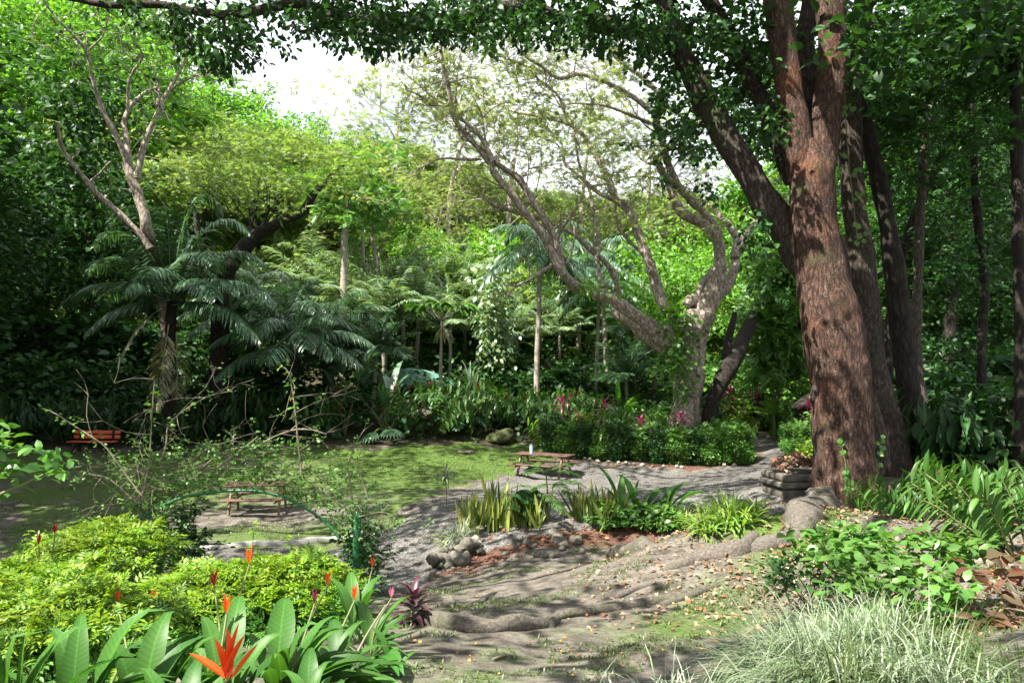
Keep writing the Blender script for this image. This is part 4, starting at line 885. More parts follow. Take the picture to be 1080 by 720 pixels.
K_slim = palm(7.2, .12, 20, 3.3, 64, .8, .045, 203, 'palm', el=(-.1, 1.3), droop=(1.2, 2.4), v=.0, hang=1.3, lean=.25)
K_lit = palm(3.0, .1, 18, 2.7, 46, .8, .055, 204, 'palm_light', el=(.25, 1.45), droop=(.5, 1.5), v=.15, hang=.7)
K_mp = palm(2.2, .09, 17, 2.5, 44, .75, .055, 205, 'palm', el=(.2, 1.42), droop=(.5, 1.4), v=.3)
K_low = palm(.25, .08, 13, 1.9, 26, .55, .06, 206, 'palm', el=(.2, 1.3), droop=(.6, 1.5), v=.3)
# the large palm with a dead frond hanging in front, built where it stands
b = B(181, 27.6); big_palm = thing('palm_tree', 'large dark feather palm with a dead grey frond hanging down its front', 'palm', b); r_ = np.random.default_rng(31)
m = MB(); top = P(181, 318, 27.4); tube(m, [b-[0,0,.3], P(179,430,27.5), P(180,370,27.4), top], [.3,.21,.18,.18], 12, .15, .16, 2, 5); m.build('trunk', MB_['dark'], big_palm, b); m = MB()
for (a, bb, dY) in [(112,262,.5),(85,300,-.5),(125,225,.6),(150,205,.3),(175,205,1),(205,195,.5),(232,215,-.3),(255,245,.2),(276,300,-.6),(262,345,-1.2),(225,300,-2.2),(105,345,-1),(140,290,-2.3),(215,250,-1.5),(150,240,1.5),(235,270,1.8),(195,230,2),(118,300,1.6),(245,330,1),(160,275,-1.8),(240,290,-1)]:
    e = P(a, bb, 27.4+dY); d = e-top; L_ = np.linalg.norm(d)*1.12; d = nrm(d)+np.array([0, 0, .45]); frond(m, top+r_.normal(size=3)*.08, d, L_*1.12, 84, 1.05, .055, 1.35, r_, .05, 1.0, stem=.035)
m.build('crown', ML['palm'], big_palm, b); m = MB()
frond(m, P(178,342,26.6), np.array([-.05, -.2, -1]), 3.1, 54, .75, .085, .3, r_, .1, .5, stem=.03); frond(m, P(186,350,26.7), np.array([.12, -.15, -1]), 2.4, 46, .65, .08, .3, r_, .1, .5, stem=.03); frond(m, P(171,325,27), np.array([-.5, -.3, -.4]), 2.6, 40, .55, .06, 2.2, r_, .1, .9)
m.build('dead_frond', ML['deadfrond'], big_palm, b)
gp_ = 'palms around the clearing'
for K, px, Yd, sc, lab in [
 (K_oil2,310,29.5,1.0,'dark feather palm beneath the thick leaning trunk'),(K_oil,345,34,1.0,'broad feather palm left of the green sheet roof'),(K_oil2,265,33,1.05,'feather palm behind the large dark palm with the dead frond'),
 (K_slim,566,33,1.02,'tall slender palm with a thin pale trunk left of the gnarled tree'),(K_slim,628,35,.82,'slender palm trunk below the low left limb of the gnarled tree'),(K_slim,640,38,.98,'thinner slender palm just behind the trunk below the low limb'),
 (K_lit,405,37,1.15,'sunlit palm above the green sheet roof'),(K_lit,440,40,1.2,'sunlit palm high behind the papaya-like tree'),(K_lit,475,38,1.0,'sunlit palm between the sheet roof and the slender palm'),(K_lit,370,40,1.25,'sunlit palm beside the white-trunked tree'),(K_lit,510,42,1.1,'sunlit palm behind the trailing climber'),(K_lit,425,44,1.3,'sunlit palm farthest up the slope'),(K_lit,545,40,.9,'sunlit palm just left of the slender palm crown'),
 (K_lit,330,42,1.3,'sunlit palm behind the leaning trunk'),(K_lit,490,46,1.3,'sunlit palm on the slope below the olive crowns'),(K_lit,590,42,.9,'sunlit palm right of the slender palm'),
 (K_mp,395,33,1.1,'green palm just behind the fan-leaved plant'),(K_mp,350,31.5,.95,'green palm at the edge of the deep shade left of centre'),(K_mp,660,33,.95,'green palm in the bushes left of the gnarled trunk'),(K_mp,690,36,1.0,'green palm behind the gnarled trunk'),(K_mp,670,42,1.4,'grey-green palm under the low left limb of the gnarled tree'),(K_mp,610,45,1.7,'grey-green palm crown behind the middle fork'),
 (K_low,335,30.5,1.2,'stemless palm beside the dark feather palm'),(K_low,655,30,.9,'stemless palm behind the hedge'),(K_low,480,30.5,1.0,'stemless palm among the red gingers'),(K_low,925,19,1.0,'stemless palm in the shade right of the big tree'),(K_low,985,16,.9,'stemless palm low in the dark right-hand forest'),(K_low,1040,18,1.0,'stemless palm at the foot of the straight dark trunk'),(K_low,250,31,1.2,'stemless palm right of the large dark palm')]:
    q = B(px, Yd); q[2] -= .05; K.put(q, None, sc, lab, gp_)
# white-trunked tree and thin poles in the palms
for pts, Yd, rr_, lab in [([(363,310),(363,270),(364,240),(368,215)], 38, [.2,.17,.16,.14], 'pale straight trunk standing among the sunlit palms'),([(382,320),(383,270),(382,230),(383,190)], 40, [.12,.1,.09,.08], 'thin pale trunk right of the pale straight trunk'),([(398,300),(395,270),(393,245),(392,225)], 42, [.1,.09,.08,.07], 'thinnest pale trunk of the three in the sunlit palms')]:
    p0 = B(pts[0][0], Yd); t = thing('slim_tree', lab, 'tree', p0, group='pale trunks among the palms'); m = MB(); tube(m, [p0-[0,0,.3]]+[P(a, b_, Yd) for a, b_ in pts], [rr_[0]*1.2]+rr_, 10, .3, .08, 1, 7); m.build('trunk', MB_['palm'], t, p0)
    m = MB(); c = P(pts[-1][0], pts[-1][1]-8, Yd); C = c+rng.normal(size=(26, 3))*[1.2, 1.2, .6]; foliage(m, C, .7, 22, SPRIG5, .5, .5, droop=.2); m.build('crown', ML['mid'], t, p0)
# papaya-like tree
p0 = B(465, 33); t = thing('papaya_tree', 'small umbrella-crowned tree on a thin stem beside the green sheet roof', 'tree', p0); m = MB(); tp_ = P(466, 338, 33); tube(m, [p0-[0,0,.2], P(465,380,33), tp_], [.1,.07,.06], 8, .3, 0); 
for a in np.arange(16)*2.4:
    e = tp_+azel(a, .55)*1.25; tube(m, [tp_, e], [.018,.012], 4, .4, 0)
m.build('trunk', MB_['palm'], t, p0); m = MB(); az = np.repeat(np.arange(16)*2.4, 7); n = len(az); e = tp_+azel(az, np.full(n, .55))*1.25
straps(m, e, azel(az+np.tile(np.linspace(-1.5, 1.5, 7), 16), U(-.3, .3, n)), .8, .26, .7, 4, 'lance', .15); m.build('crown', ML['bright'], t, p0)
m = MB(); straps(m, np.tile(P(468,345,32.9), (10, 1)), azel(U(0, 6.28, 10), np.full(10, -.4)), .9, .2, 2, 4, 'lance', .2); m.build('dead_leaf', ML['deadfrond'], t, p0)
cluster('climbing_plant', 'pale trailing climber curtain hanging between the sunlit palms', 'climber', P(522,335,36), [.35,.3,1.5], 70, LEAFB, .3, 'palm_light', .8, .6)
cluster('climbing_plant', 'yellow-spotted climber curtain below the forks of the gnarled tree', 'climber', P(705,300,34), [1.2,.5,1.6], 120, LEAFB, .26, 'bright', .8, .5)

# ================================================================== shrubs
def shrub(r, h, ncl, nl, size, leaf, seed, T=LEAFB, name='shrub', flat=.7, flowers=None, droop=.1, cr=None, up=.8):
    def mk():
        rr = np.random.default_rng(seed); t = thing(name, '', 'shrub', (0, 0, 0)); C = []
        while len(C) < ncl:
            g = nrm(rr.normal(size=3)); g[2] = abs(g[2]); k = rr.uniform(.35, 1.0)**.5; c = np.array([g[0]*r*k, g[1]*r*k, h*(.12+.8*g[2]*k)])
            C.append(c)
        C = np.array(C); m = MB(); foliage(m, C, cr or r*.28, nl, T, size, flat, up, droop=droop); m.build('foliage', ML[leaf], t)
        m = MB()
        for i in range(10):
            c = C[rr.integers(len(C))]; tube(m, [np.array([c[0]*.15, c[1]*.15, -.1]), c*np.array([.6, .6, .55]), c], [.025, .018, .008], 5, .3, 0)
        m.build('stem', MB_['gtwig'], t)
        if flowers:
            fm, nf, fs = flowers
            for i in range(nf):
                g = nrm(rr.normal(size=3)); g[2] = abs(g[2])*.8+.1; c = np.array([g[0]*r*1.05, g[1]*r*1.05, h*(.12+.85*g[2])]); m = MB()
                k = 12; straps(m, np.tile(c, (k, 1))+np.linspace(0, fs, k)[:, None]*[0, 0, 1], azel(np.arange(k)*2.4, np.full(k, .8)), fs*.55, fs*.28, -.2, 3, 'lance', .3); m.build('flower', ML[fm], t)
        return t
    return Kind(mk)
def ginger(nst, h, r, seed, leaf='mid', flower=None, nf=0, ll=.42, lw=.095, name='ginger_plant', npl=9):
    """leaning leafy canes with two-ranked leaves"""
    def mk():
        rr = np.random.default_rng(seed); t = thing(name, '', 'shrub', (0, 0, 0)); m = MB(); ms = MB(); tips = []
        for i in range(nst):
            a = rr.uniform(0, 6.28); q = r*math.sqrt(rr.random()); b = np.array([q*.5*math.cos(a), q*.5*math.sin(a), -.05]); hh = h*rr.uniform(.6, 1.05)
            d = nrm(np.array([math.cos(a)*q/r*.8, math.sin(a)*q/r*.8, 1.0])+rr.normal(size=3)*.12); pts = [b]; p = b.copy()
            for s in range(6): dd = nrm(d+np.array([d[0]*.5, d[1]*.5, -.5])*(s/6)**2); p = p+dd*hh/6; pts.append(p.copy())
            pts = np.array(pts); tube(ms, pts, np.linspace(.012, .006, 7), 4, hh/5, 0, cap=False); tips.append(pts[-1])
            n = npl*2; x = np.linspace(1.8, 6, n); i0 = np.minimum(x.astype(int), 5); f = (x-i0)[:, None]; pos = pts[i0]*(1-f)+pts[i0+1]*f; tg = nrm(pts[i0+1]-pts[i0])
            sd = np.cross(tg, [math.cos(a+1.3), math.sin(a+1.3), .2]); sd = nrm(sd)*np.where(np.arange(n) % 2, 1, -1)[:, None]
            straps(m, pos, sd+tg*.55+rr.normal(size=(n, 3))*.12, ll*rr.uniform(.75, 1.1, n), lw, .75, 4, 'lance', .22)
        m.build('foliage', ML[leaf], t); ms.build('stem', MB_['gtwig'], t)
        for i in range(nf):
            p = tips[rr.integers(len(tips))]+rr.normal(size=3)*.08+[0, 0, .05]; m = MB(); k = 14; fs = .075*min(1, h*.5)
            straps(m, np.tile(p, (k, 1))+np.linspace(0, fs*2, k)[:, None]*[0, 0, 1], azel(np.arange(k)*2.4, np.full(k, .9)), fs*1.1, fs*.55, -.2, 3, 'lance', .3); m.build('flower', ML[flower], t)
        return t
    return Kind(mk)
K_gr = ginger(34, 2.3, 1.15, 301, 'mid', 'red', 4, .5, .12)
K_gr2 = ginger(30, 2.0, 1.1, 302, 'mid', 'red', 4, .5, .12)
K_gd = ginger(34, 1.9, 1.3, 303, 'dark', None, 0, .5, .11)
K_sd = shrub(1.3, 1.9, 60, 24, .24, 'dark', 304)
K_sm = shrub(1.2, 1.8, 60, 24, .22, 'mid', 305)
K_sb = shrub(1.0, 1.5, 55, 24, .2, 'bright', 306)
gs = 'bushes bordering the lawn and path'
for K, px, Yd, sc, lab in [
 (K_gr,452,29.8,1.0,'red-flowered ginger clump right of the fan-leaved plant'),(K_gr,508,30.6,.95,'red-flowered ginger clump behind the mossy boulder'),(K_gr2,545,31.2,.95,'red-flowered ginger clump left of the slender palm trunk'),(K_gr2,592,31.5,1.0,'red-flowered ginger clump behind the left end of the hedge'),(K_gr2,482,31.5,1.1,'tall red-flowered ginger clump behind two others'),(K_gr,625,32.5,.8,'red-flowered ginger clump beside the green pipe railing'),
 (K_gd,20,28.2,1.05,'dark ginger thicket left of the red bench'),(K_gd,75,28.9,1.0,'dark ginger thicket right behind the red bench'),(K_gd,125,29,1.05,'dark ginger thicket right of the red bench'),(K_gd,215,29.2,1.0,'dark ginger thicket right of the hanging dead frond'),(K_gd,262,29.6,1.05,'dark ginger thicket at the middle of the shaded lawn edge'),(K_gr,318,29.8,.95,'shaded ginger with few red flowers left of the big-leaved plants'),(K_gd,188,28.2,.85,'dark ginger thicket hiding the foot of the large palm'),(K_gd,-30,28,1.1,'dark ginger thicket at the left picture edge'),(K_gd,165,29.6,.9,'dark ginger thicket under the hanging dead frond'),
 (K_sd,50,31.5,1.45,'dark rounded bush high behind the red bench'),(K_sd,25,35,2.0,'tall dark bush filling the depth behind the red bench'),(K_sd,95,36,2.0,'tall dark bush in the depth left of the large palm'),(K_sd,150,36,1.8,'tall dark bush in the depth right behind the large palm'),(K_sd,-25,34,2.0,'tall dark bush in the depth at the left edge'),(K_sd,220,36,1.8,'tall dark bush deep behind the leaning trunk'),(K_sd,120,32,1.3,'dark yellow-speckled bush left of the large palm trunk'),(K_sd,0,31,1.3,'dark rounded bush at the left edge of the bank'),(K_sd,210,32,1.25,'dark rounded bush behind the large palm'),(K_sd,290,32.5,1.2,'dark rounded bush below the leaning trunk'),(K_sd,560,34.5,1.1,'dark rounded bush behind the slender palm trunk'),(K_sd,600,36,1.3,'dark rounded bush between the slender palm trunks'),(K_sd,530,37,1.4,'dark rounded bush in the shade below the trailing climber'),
 (K_sm,675,31,.85,'green bush between the hedge and the gnarled trunk'),(K_sm,640,37,1.3,'green bush behind the pipe railing'),(K_sm,705,33,.9,'green bush at the back of the gnarled trunk'),(K_sb,770,36,.95,'bright bush beyond the round clipped hedge ball'),(K_sb,805,38,1.0,'bright bush closing the path'),(K_sm,835,33,1.1,'green bush at the path bend left of the big trunk'),(K_sb,845,36.5,1.3,'tall bright bush behind the thatched roof'),(K_sm,790,41,1.4,'green bush far behind the path'),(K_sm,740,40,1.3,'green bush behind the low wall'),
 (K_sd,905,19,.85,'dark bush immediately right of the big trunk'),(K_gd,950,15.5,.9,'dark ginger behind the thin leaning trunk'),(K_gd,1010,14.5,.9,'dark ginger below the straight dark trunk'),(K_sd,1065,14,.9,'dark bush at the foot of the vine-covered trunk'),(K_sd,1000,20,1.2,'dark bush deep in the right-hand forest'),(K_sd,1060,21,1.3,'dark bush far right in the shade'),(K_sd,940,23,1.2,'dark bush seen between the trunks on the right'),(K_sm,872,25,.9,'green bush hidden by the big trunk')]:
    K.put(B(px, Yd)-[0, 0, .05], None, sc, lab, gs)

# fan-leaved plants
def fan_plant(px, Yd, spec, label, leaf='palm'):
    b = B(px, Yd); t = thing('fan_leaf_plant', label, 'plant', b); m = MB(); ms = MB()
    for (ex, ey, dY, n, L_, sp) in spec:
        e = P(ex, ey, Yd+dY); mid = (b+e)/2+[0, 0, .25]; tube(ms, [b, mid, e], [.025,.02,.014], 5, .2, 0)
        d = nrm(e-mid); sd = np.cross(d, [0, 0, 1.]); a = np.linspace(-sp, sp, n)[:, None]; sd = nrm(sd)
        straps(m, np.tile(e, (n, 1)), d*np.cos(a)+sd*np.sin(a), L_*(1-.25*np.abs(a[:, 0])/sp), L_*2.6*sp/n*.55, .8, 5, 'spoon' if n > 5 else 'lance', .12)
    m.build('leaf', ML[leaf], t, b); ms.build('stem', MB_['gtwig'], t, b); return t
fan_plant(408, 29.0, [(405,428,-.3,12,1.2,.9),(385,425,0,12,1.3,.9),(432,425,0,12,1.3,.8),(412,452,-.8,11,.9,1.0),(398,440,.3,3,1.5,.3),(412,420,.4,3,2.1,.3),(395,455,-.6,10,.8,1)], 'big fan-leaved plant with split leaves at the back edge of the lawn')
fan_plant(497, 29.6, [(495,410,.2,8,1.3,.5),(505,430,-.4,8,1.0,.7),(500,415,0,6,1.2,.5)], 'yellowish fan-leaved plant among the red gingers', 'palm_light')
fan_plant(365, 29.6, [(362,395,0,12,1.3,1.0),(378,405,-.3,12,1.3,1.0),(350,408,.2,12,1.3,1),(372,425,-.6,10,1.1,1),(385,385,.5,10,1.2,.9)], 'dark hand-leaved plant left of the split fan leaves', 'palm')
fan_plant(652, 30.5, [(652,425,0,9,1.1,.7),(660,432,-.2,9,1.0,.8),(645,435,0,8,1.0,.8)], 'bright yellow-green fan-leaved plant behind the hedge', 'bright')
# stuff: undergrowth on the forest floor
m = MB(); n = 9000; xs_ = U(-45, 38, n); ys_ = U(9, 72, n); q = np.stack([xs_, ys_], -1)
ok = (~in_poly(xs_, ys_, np.vstack([[-26, -5], [-26, 28.6], gp([(0,472),(200,466),(400,468),(560,466)]), B(575,31)[:2], B(700,30)[:2], B(760,32)[:2], B(790,42)[:2], B(840,42)[:2], B(850,24)[:2], [8, 14], [9, 11.5], [14, 8], [14, -5]]))) & (ys_ > 11.5)
q = q[ok]; C = np.c_[q, H(q[:, 0], q[:, 1])+U(.05, .9, len(q))*(1+.02*q[:, 1])]; C = C[np.abs(C[:, 0]) < C[:, 1]*.85+5]
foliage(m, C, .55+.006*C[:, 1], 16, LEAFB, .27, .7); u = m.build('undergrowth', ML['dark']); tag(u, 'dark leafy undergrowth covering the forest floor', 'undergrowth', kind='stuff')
m = MB(); n = 5200; q = np.stack([U(-75, 70, n), U(44, 150, n)], -1); q = q[np.abs(q[:, 0]) < q[:, 1]*.85+5]; q = q[(np.random.default_rng(3).random(len(q)) < 1.3-q[:, 1]/190)]
C = np.c_[q, H(q[:, 0], q[:, 1])+U(.3, 5.0, len(q))]; foliage(m, C, 2.1, 20, SPRIG5, 1.15, .6); u = m.build('hillside_wood', ML['yel']); tag(u, 'yellow-green woodland covering the hillside below the single crowns', 'woodland', kind='stuff')

# ================================================================== hedge row
def clipped(r, h, seed, n, leaf='dark', size=.06):
    def mk():
        rr = np.random.default_rng(seed); t = thing('clipped_shrub', '', 'shrub', (0, 0, 0)); m = MB(); k = n
        th = rr.uniform(0, 6.28, k); z = rr.uniform(0, 1, k)**.85; d = np.stack([np.cos(th), np.sin(th), z*2.2], -1); nz_ = sn(d, seed, .45)
        rad = r*(.66+.34*np.sin(np.pi*np.clip(z*.9+.08, 0, 1)))*(1+.2*nz_)*(.72+.3*rr.random(k)); cap = rr.random(k) < .28
        rad = np.where(cap, rad*np.sqrt(rr.random(k)), rad); z = np.where(cap, .95+.1*nz_+.08*rr.random(k), z)
        C = np.stack([rad*np.cos(th), rad*np.sin(th), z*h], -1); foliage(m, C, .11, 8, LEAF4, size, 1, .5)
        S_ = C[(z > .8) & (rr.random(k) < .12)]; foliage(m, S_+[0, 0, .1], .12, 4, SPRIG5, size*2.2, 1, .4); m.build('foliage', ML[leaf], t)
        m = MB(); tube(m, [np.array([0, 0, -.1]), np.array([.03, .02, h*.5]), np.array([0, 0, h*.85])], [.05, .04, .02], 6, .2, .1, 3); m.build('trunk', MB_['dark'], t); return t
    return Kind(mk)
K_cl = clipped(.43, .95, 401, 1300, 'mid', .085); K_cl2 = clipped(.42, .9, 402, 1300, 'dark', .085)
names = ['leftmost clipped shrub of the hedge beside the picnic table','second clipped shrub of the hedge from the left','third clipped shrub of the hedge from the left','clipped shrub under the left pink cordyline','clipped shrub in the middle of the hedge','clipped shrub right of the middle of the hedge','clipped shrub under the tall pink cordyline of the hedge','clipped shrub left of the gnarled tree foot','clipped shrub in front of the gnarled tree foot','rightmost tall clipped shrub, next to the rounded hedge ball']
for i, (px, Yd) in enumerate([(583,27.4),(600,27.1),(617,26.8),(636,26.5),(655,26.2),(675,26),(695,25.8),(715,25.6),(733,25.5),(750,25.4)]):
    (K_cl if i % 2 else K_cl2).put(B(px, Yd), None, (1+.1*math.sin(i*2.1), 1+.1*math.sin(i*2.1), 1+.1*math.cos(i*3.3)), names[i], 'clipped hedge row')
K_ball = clipped(.8, 1.05, 403, 4200, 'mid', .09)
K_ball.put(B(768, 25.6), None, 1, 'rounded low hedge ball beside the gravel path', 'clipped bushes along the path')
K_ball.put(B(848, 25), None, .75, 'rounded clipped bush on the right of the path', 'clipped bushes along the path'); K_ball.put(B(842, 28), None, (.7, .7, 1.2), 'taller clipped bush farther along the right of the path', 'clipped bushes along the path')
K_gf = ginger(14, 1.5, .6, 311, 'bright', None, 0, .5, .1); K_gfb = ginger(13, 1.4, .6, 312, 'lime', None, 0, .48, .1)
for i, (K, px, Yd, sc, lab) in enumerate([(K_gf,605,28.2,1,'lance-leaved plant behind the left end of the hedge'),(K_gfb,628,27.8,1.1,'bright lance-leaved plant above the third hedge shrub'),(K_gf,662,27.2,1.1,'lance-leaved plant above the middle of the hedge'),(K_gfb,684,26.8,.9,'bright lance-leaved plant left of the tall pink cordyline'),(K_gf,705,26.6,.85,'lance-leaved plant standing before the gnarled tree'),(K_gf,690,27.5,1.1,'lance-leaved plant at the back of the hedge bed'),(K_gfb,745,27.5,.95,'bright lance-leaved plant between the two dark trunks'),(K_gfb,578,28.4,.8,'yellowish lance-leaved plant at the hedge corner'),(K_gf,645,28.5,1.1,'bright lance-leaved plant behind the clipped shrub under the left pink cordyline'),(K_gfb,715,27.6,1.0,'yellowish lance-leaved plant wrapped round the gnarled tree foot'),(K_gf,735,26.6,.9,'bright lance-leaved plant right of the gnarled tree foot'),(K_gf,728,26.4,.75,'low lance-leaved plant at the right of the hedge bed')]):
    K.put(B(px, Yd), None, sc, lab, 'lance-leaved plants in the hedge bed')
# cordylines
def cordyline(h, n, L_, leaf, seed, stemm='gtwig', low=None):
    def mk():
        rr = np.random.default_rng(seed); t = thing('cordyline', '', 'plant', (0, 0, 0)); ms = MB(); tube(ms, [np.array([0, 0, -.05]), np.array([.03, .01, h*.5]), np.array([0, 0, h])], [.025,.02,.014], 6, .2, 0); ms.build('stem', MB_[stemm], t)
        m = MB(); k = np.arange(n); straps(m, np.c_[np.zeros(n), np.zeros(n), h-.25*(1-k/n)], azel(k*2.4, .1+1.2*k/n), L_*rr.uniform(.8, 1.1, n), L_*.2, .9, 5, 'lance', .25); m.build('leaf', ML[leaf], t)
        if low:
            m = MB(); k = np.arange(10); straps(m, np.c_[np.zeros(10), np.zeros(10), h-.35-.02*k], azel(k*2.4, np.full(10, .1)), L_*.9, L_*.18, 1.3, 5, 'lance', .2); m.build('old_leaf', ML[low], t)
        return t
    return Kind(mk)
K_cp = cordyline(1.55, 11, .42, 'pink', 411, low='cord')
for px, Yd, sc, lab in [(593,27.9,1.1,'pink cordyline at the left of the hedge'),(637,27.3,1.12,'tall pink cordyline above the middle of the hedge'),(675,26.3,.82,'small pink cordyline low in the hedge'),(717,26,.95,'pink cordyline in front of the gnarled tree'),(611,27.6,.85,'dull pink cordyline between the hedge shrubs'),(768,31,1.35,'pink cordyline beyond the hedge ball'),(798,34,1.15,'pink cordyline at the far bend of the path'),(851,27,1.0,'pink cordyline left of the big trunk'),(820,33,1.1,'small pink cordyline right of the far path')]:
    K_cp.put(B(px, Yd-.25), None, sc*1.06, lab, 'pink cordylines')
K_fl = shrub(.6, 1.1, 34, 20, .13, 'lime', 421, LEAFB, 'flowering_shrub', flowers=('pinkpetal', 9, .12)); K_yl = shrub(.5, .8, 34, 22, .12, 'lime', 422)
for K, px, Yd, sc, lab in [(K_fl,782,33.5,1.1,'pale pink flowering shrub left of the far path'),(K_fl,772,35,1.2,'pale pink flowering shrub behind the first pink cordyline'),(K_fl,795,37,1.2,'pale pink flowering shrub at the end of the path'),(K_yl,757,27.8,1.2,'yellow-green shrub on top of the hedge ball'),(K_yl,855,21.5,.9,'yellow-green shrub right of the stone plinth'),(K_yl,808,34,.9,'yellow-green shrub low at the end of the path'),(K_fl,858,29,1.1,'pink flowering shrub under the thatched roof'),(K_yl,733,29,1.0,'yellow-green shrub behind the gnarled tree foot'),(K_yl,765,30.5,.9,'yellow-green shrub behind the hedge ball')]:
    K.put(B(px, Yd), None, sc, lab, 'low flowering shrubs by the path')
bq = B(815, 31); t = thing('banana_plant', 'small banana plant with broad bright leaves beside the far path', 'plant', bq); m = MB(); tube(m, [bq-[0,0,.1], bq+[0, 0, 1.1]], [.09,.06], 8, .2, 0); m.build('stem', MB_['gtwig'], t, bq)
m = MB(); k = np.arange(8); straps(m, np.tile(bq+[0, 0, 1.0], (8, 1)), azel(k*2.4, .35+.08*k), 1.5, .42, .8, 7, 'spoon', .2); m.build('leaf', ML['bright'], t, bq)
# pale stones along the hedge
def stone(seed, mat):
    def mk():
        rr = np.random.default_rng(seed); m = MB(); u, v = np.meshgrid(np.linspace(0, 2*math.pi, 13)[:-1], np.linspace(-1.4, 1.4, 7)); d = np.stack([np.cos(v)*np.cos(u), np.cos(v)*np.sin(u), np.sin(v)], -1)
        w = 1+.25*sn(d, seed, .5)[..., None]+.17*sn(d, seed+1, 1.3)[..., None]; Vv = d*w*np.array([.5, .42, .34]); n = 12; i = np.arange(6)[:, None]*n; j = np.arange(n)[None]; j2 = (j+1) % n
        F_ = np.stack([i+j, i+j2, i+n+j2, i+n+j], -1).reshape(-1, 4); m.add(Vv, F_); kk = m.n; 
        m.add(np.vstack([Vv[-1], Vv[-1].mean(0)+[0, 0, .02]]), np.array([[a, (a+1) % n, n] for a in range(n)])); o = m.build('stone', mat, smooth=True); tag(o, '', 'stone'); return o
    return Kind(mk)
KS_w = [stone(s, M_white_stone) for s in (1, 2)]; KS_d = [stone(s, M_stone) for s in (3, 4, 5)]
line = gp([(580,481),(600,483),(625,486.5),(650,490),(680,493.5),(700,495),(730,494),(755,493),(775,492),(788,489),(792,482)])
s_, _ = smooth_path(np.c_[line, line[:, 0]*0], np.ones(len(line)), .42)
for i, p in enumerate(s_):
    if rng.random() < .75: x, y = p[0]+rng.normal()*.06, p[1]+.12+rng.normal()*.06; KS_w[i % 2].put((x, y, h1(x, y)+.04), None, float(U(.1, .2)), 'small pale stone in the line edging the hedge bed', 'pale stones edging the hedge bed')
# boulder
def rock(name, label, c, s, mat, seed=1, cat='rock', rz=0.):
    m = MB(); nu, nv = 30, 16; u, v = np.meshgrid(np.linspace(0, 2*math.pi, nu+1)[:-1], np.linspace(-1.5, 1.5, nv)); d = np.stack([np.cos(v)*np.cos(u), np.cos(v)*np.sin(u), np.sin(v)], -1)
    w = 1+.16*sn(d, seed, .5)[..., None]+.09*sn(d, seed+1, 1.3)[..., None]; Vv = d*w*np.array(s)/2; i = np.arange(nv-1)[:, None]*nu; j = np.arange(nu)[None]; j2 = (j+1) % nu
    m.add(Vv, np.stack([i+j, i+j2, i+nu+j2, i+nu+j], -1).reshape(-1, 4)); m.add(np.vstack([Vv[-1], Vv[-1].mean(0)]), np.array([[a, (a+1) % nu, nu] for a in range(nu)])); o = m.build(name, mat); o.location = [float(x) for x in c]; o.rotation_euler = (0, 0, rz); return tag(o, label, cat)
rock('boulder', 'low mossy boulder at the back corner of the lawn', B(530, 29)+[0, 0, .2], (1.1, .8, .6), M_moss, 61)
rock('boulder', 'dark wide boulder under the fan-leaved plant', B(430, 30.5)+[0, 0, .3], (2.2, 1.4, 1.5), M_stone, 62); rock('rock', 'grey ledge rock above the dark boulder', P(440, 436, 30)+[0, 0, -.1], (1.6, .9, .5), M_stone, 63)
rock('rock', 'small grey rock right of the red bench', G(168, 466)+[0, .6, .15], (.5, .4, .4), M_stone, 64)
rock('rock', 'low reddish rock lying at the back of the lawn', G(490, 478)+[0, 0, .03], (.7, .35, .16), MB_['root'], 65)

# ================================================================== structures in the back
zc = P(432, 388, 36); t = thing('sheet_roof_shelter', 'low green sheet roof among the bushes at the back', 'shelter', B(432, 36)); org = np.array(t.location)
m = MB(); th = np.linspace(0, 2*math.pi, 29)[:-1]; rings = []
for k, (rr_, dz) in enumerate([(2.4, -.9), (2.3, -.78), (1.6, -.38), (.8, -.1), (.05, 0)]): rings.append(np.stack([np.cos(th)*rr_*1.0, np.sin(th)*rr_*.75, np.full(28, dz)+.03*np.cos(th*7)*(k < 3)], -1)+zc)
rings.insert(0, np.stack([np.cos(th)*2.3, np.sin(th)*1.7, np.full(28, -.95)], -1)+zc)
i = np.arange(5)[:, None]*28; j = np.arange(28)[None]; j2 = (j+1) % 28; m.add(np.array(rings), np.stack([i+j, i+j2, i+28+j2, i+28+j], -1).reshape(-1, 4)); m.build('roof', M_teal, t, org)
for sx, sy in ((-1.6, -.9), (1.6, -.9), (-1.6, .9), (1.6, .9)): m = MB(); q = org+[sx, sy, 0]; q[2] = h1(q[0], q[1]); tube(m, [q-[0, 0, .2], np.array([q[0], q[1], zc[2]-.55])], [.06,.06], 8, 1, 0); m.build('post', MB_['dark'], t, org)
bq = B(646, 34); t = thing('pipe_railing', 'short light green pipe railing behind the hedge', 'railing', bq); zt = P(646, 428, 34)[2]
xl, xr = (634-540)/FOC*34, (656-540)/FOC*34; m = MB(); tube(m, [np.array([xl, 34, zt]), np.array([xr, 34, zt])], [.035,.035], 8, .5, 0); tube(m, [np.array([xl, 34, zt-.45]), np.array([xr, 34, zt-.45])], [.03,.03], 8, .5, 0); m.build('rail', M_greenl, t, bq)
for x in (xl, xr): m = MB(); tube(m, [np.array([x, 34, h1(x, 34)-.1]), np.array([x, 34, zt+.02])], [.035,.035], 8, .5, 0); m.build('post', M_greenl, t, bq)
bq = B(728, 37); t = thing('garden_wall', 'low pale wall with a dark capping seen between the two dark trunks', 'wall', bq); z1 = P(728, 421, 37)[2]
m = MB(); box(m, (bq[0], 37, (z1+bq[2])/2-.3), (3.6, .25, z1-bq[2]+.6)); m.build('wall', M_conc, t, bq); m = MB(); box(m, (bq[0], 37, z1+.06), (3.8, .4, .1)); m.build('coping', M_stone, t, bq)
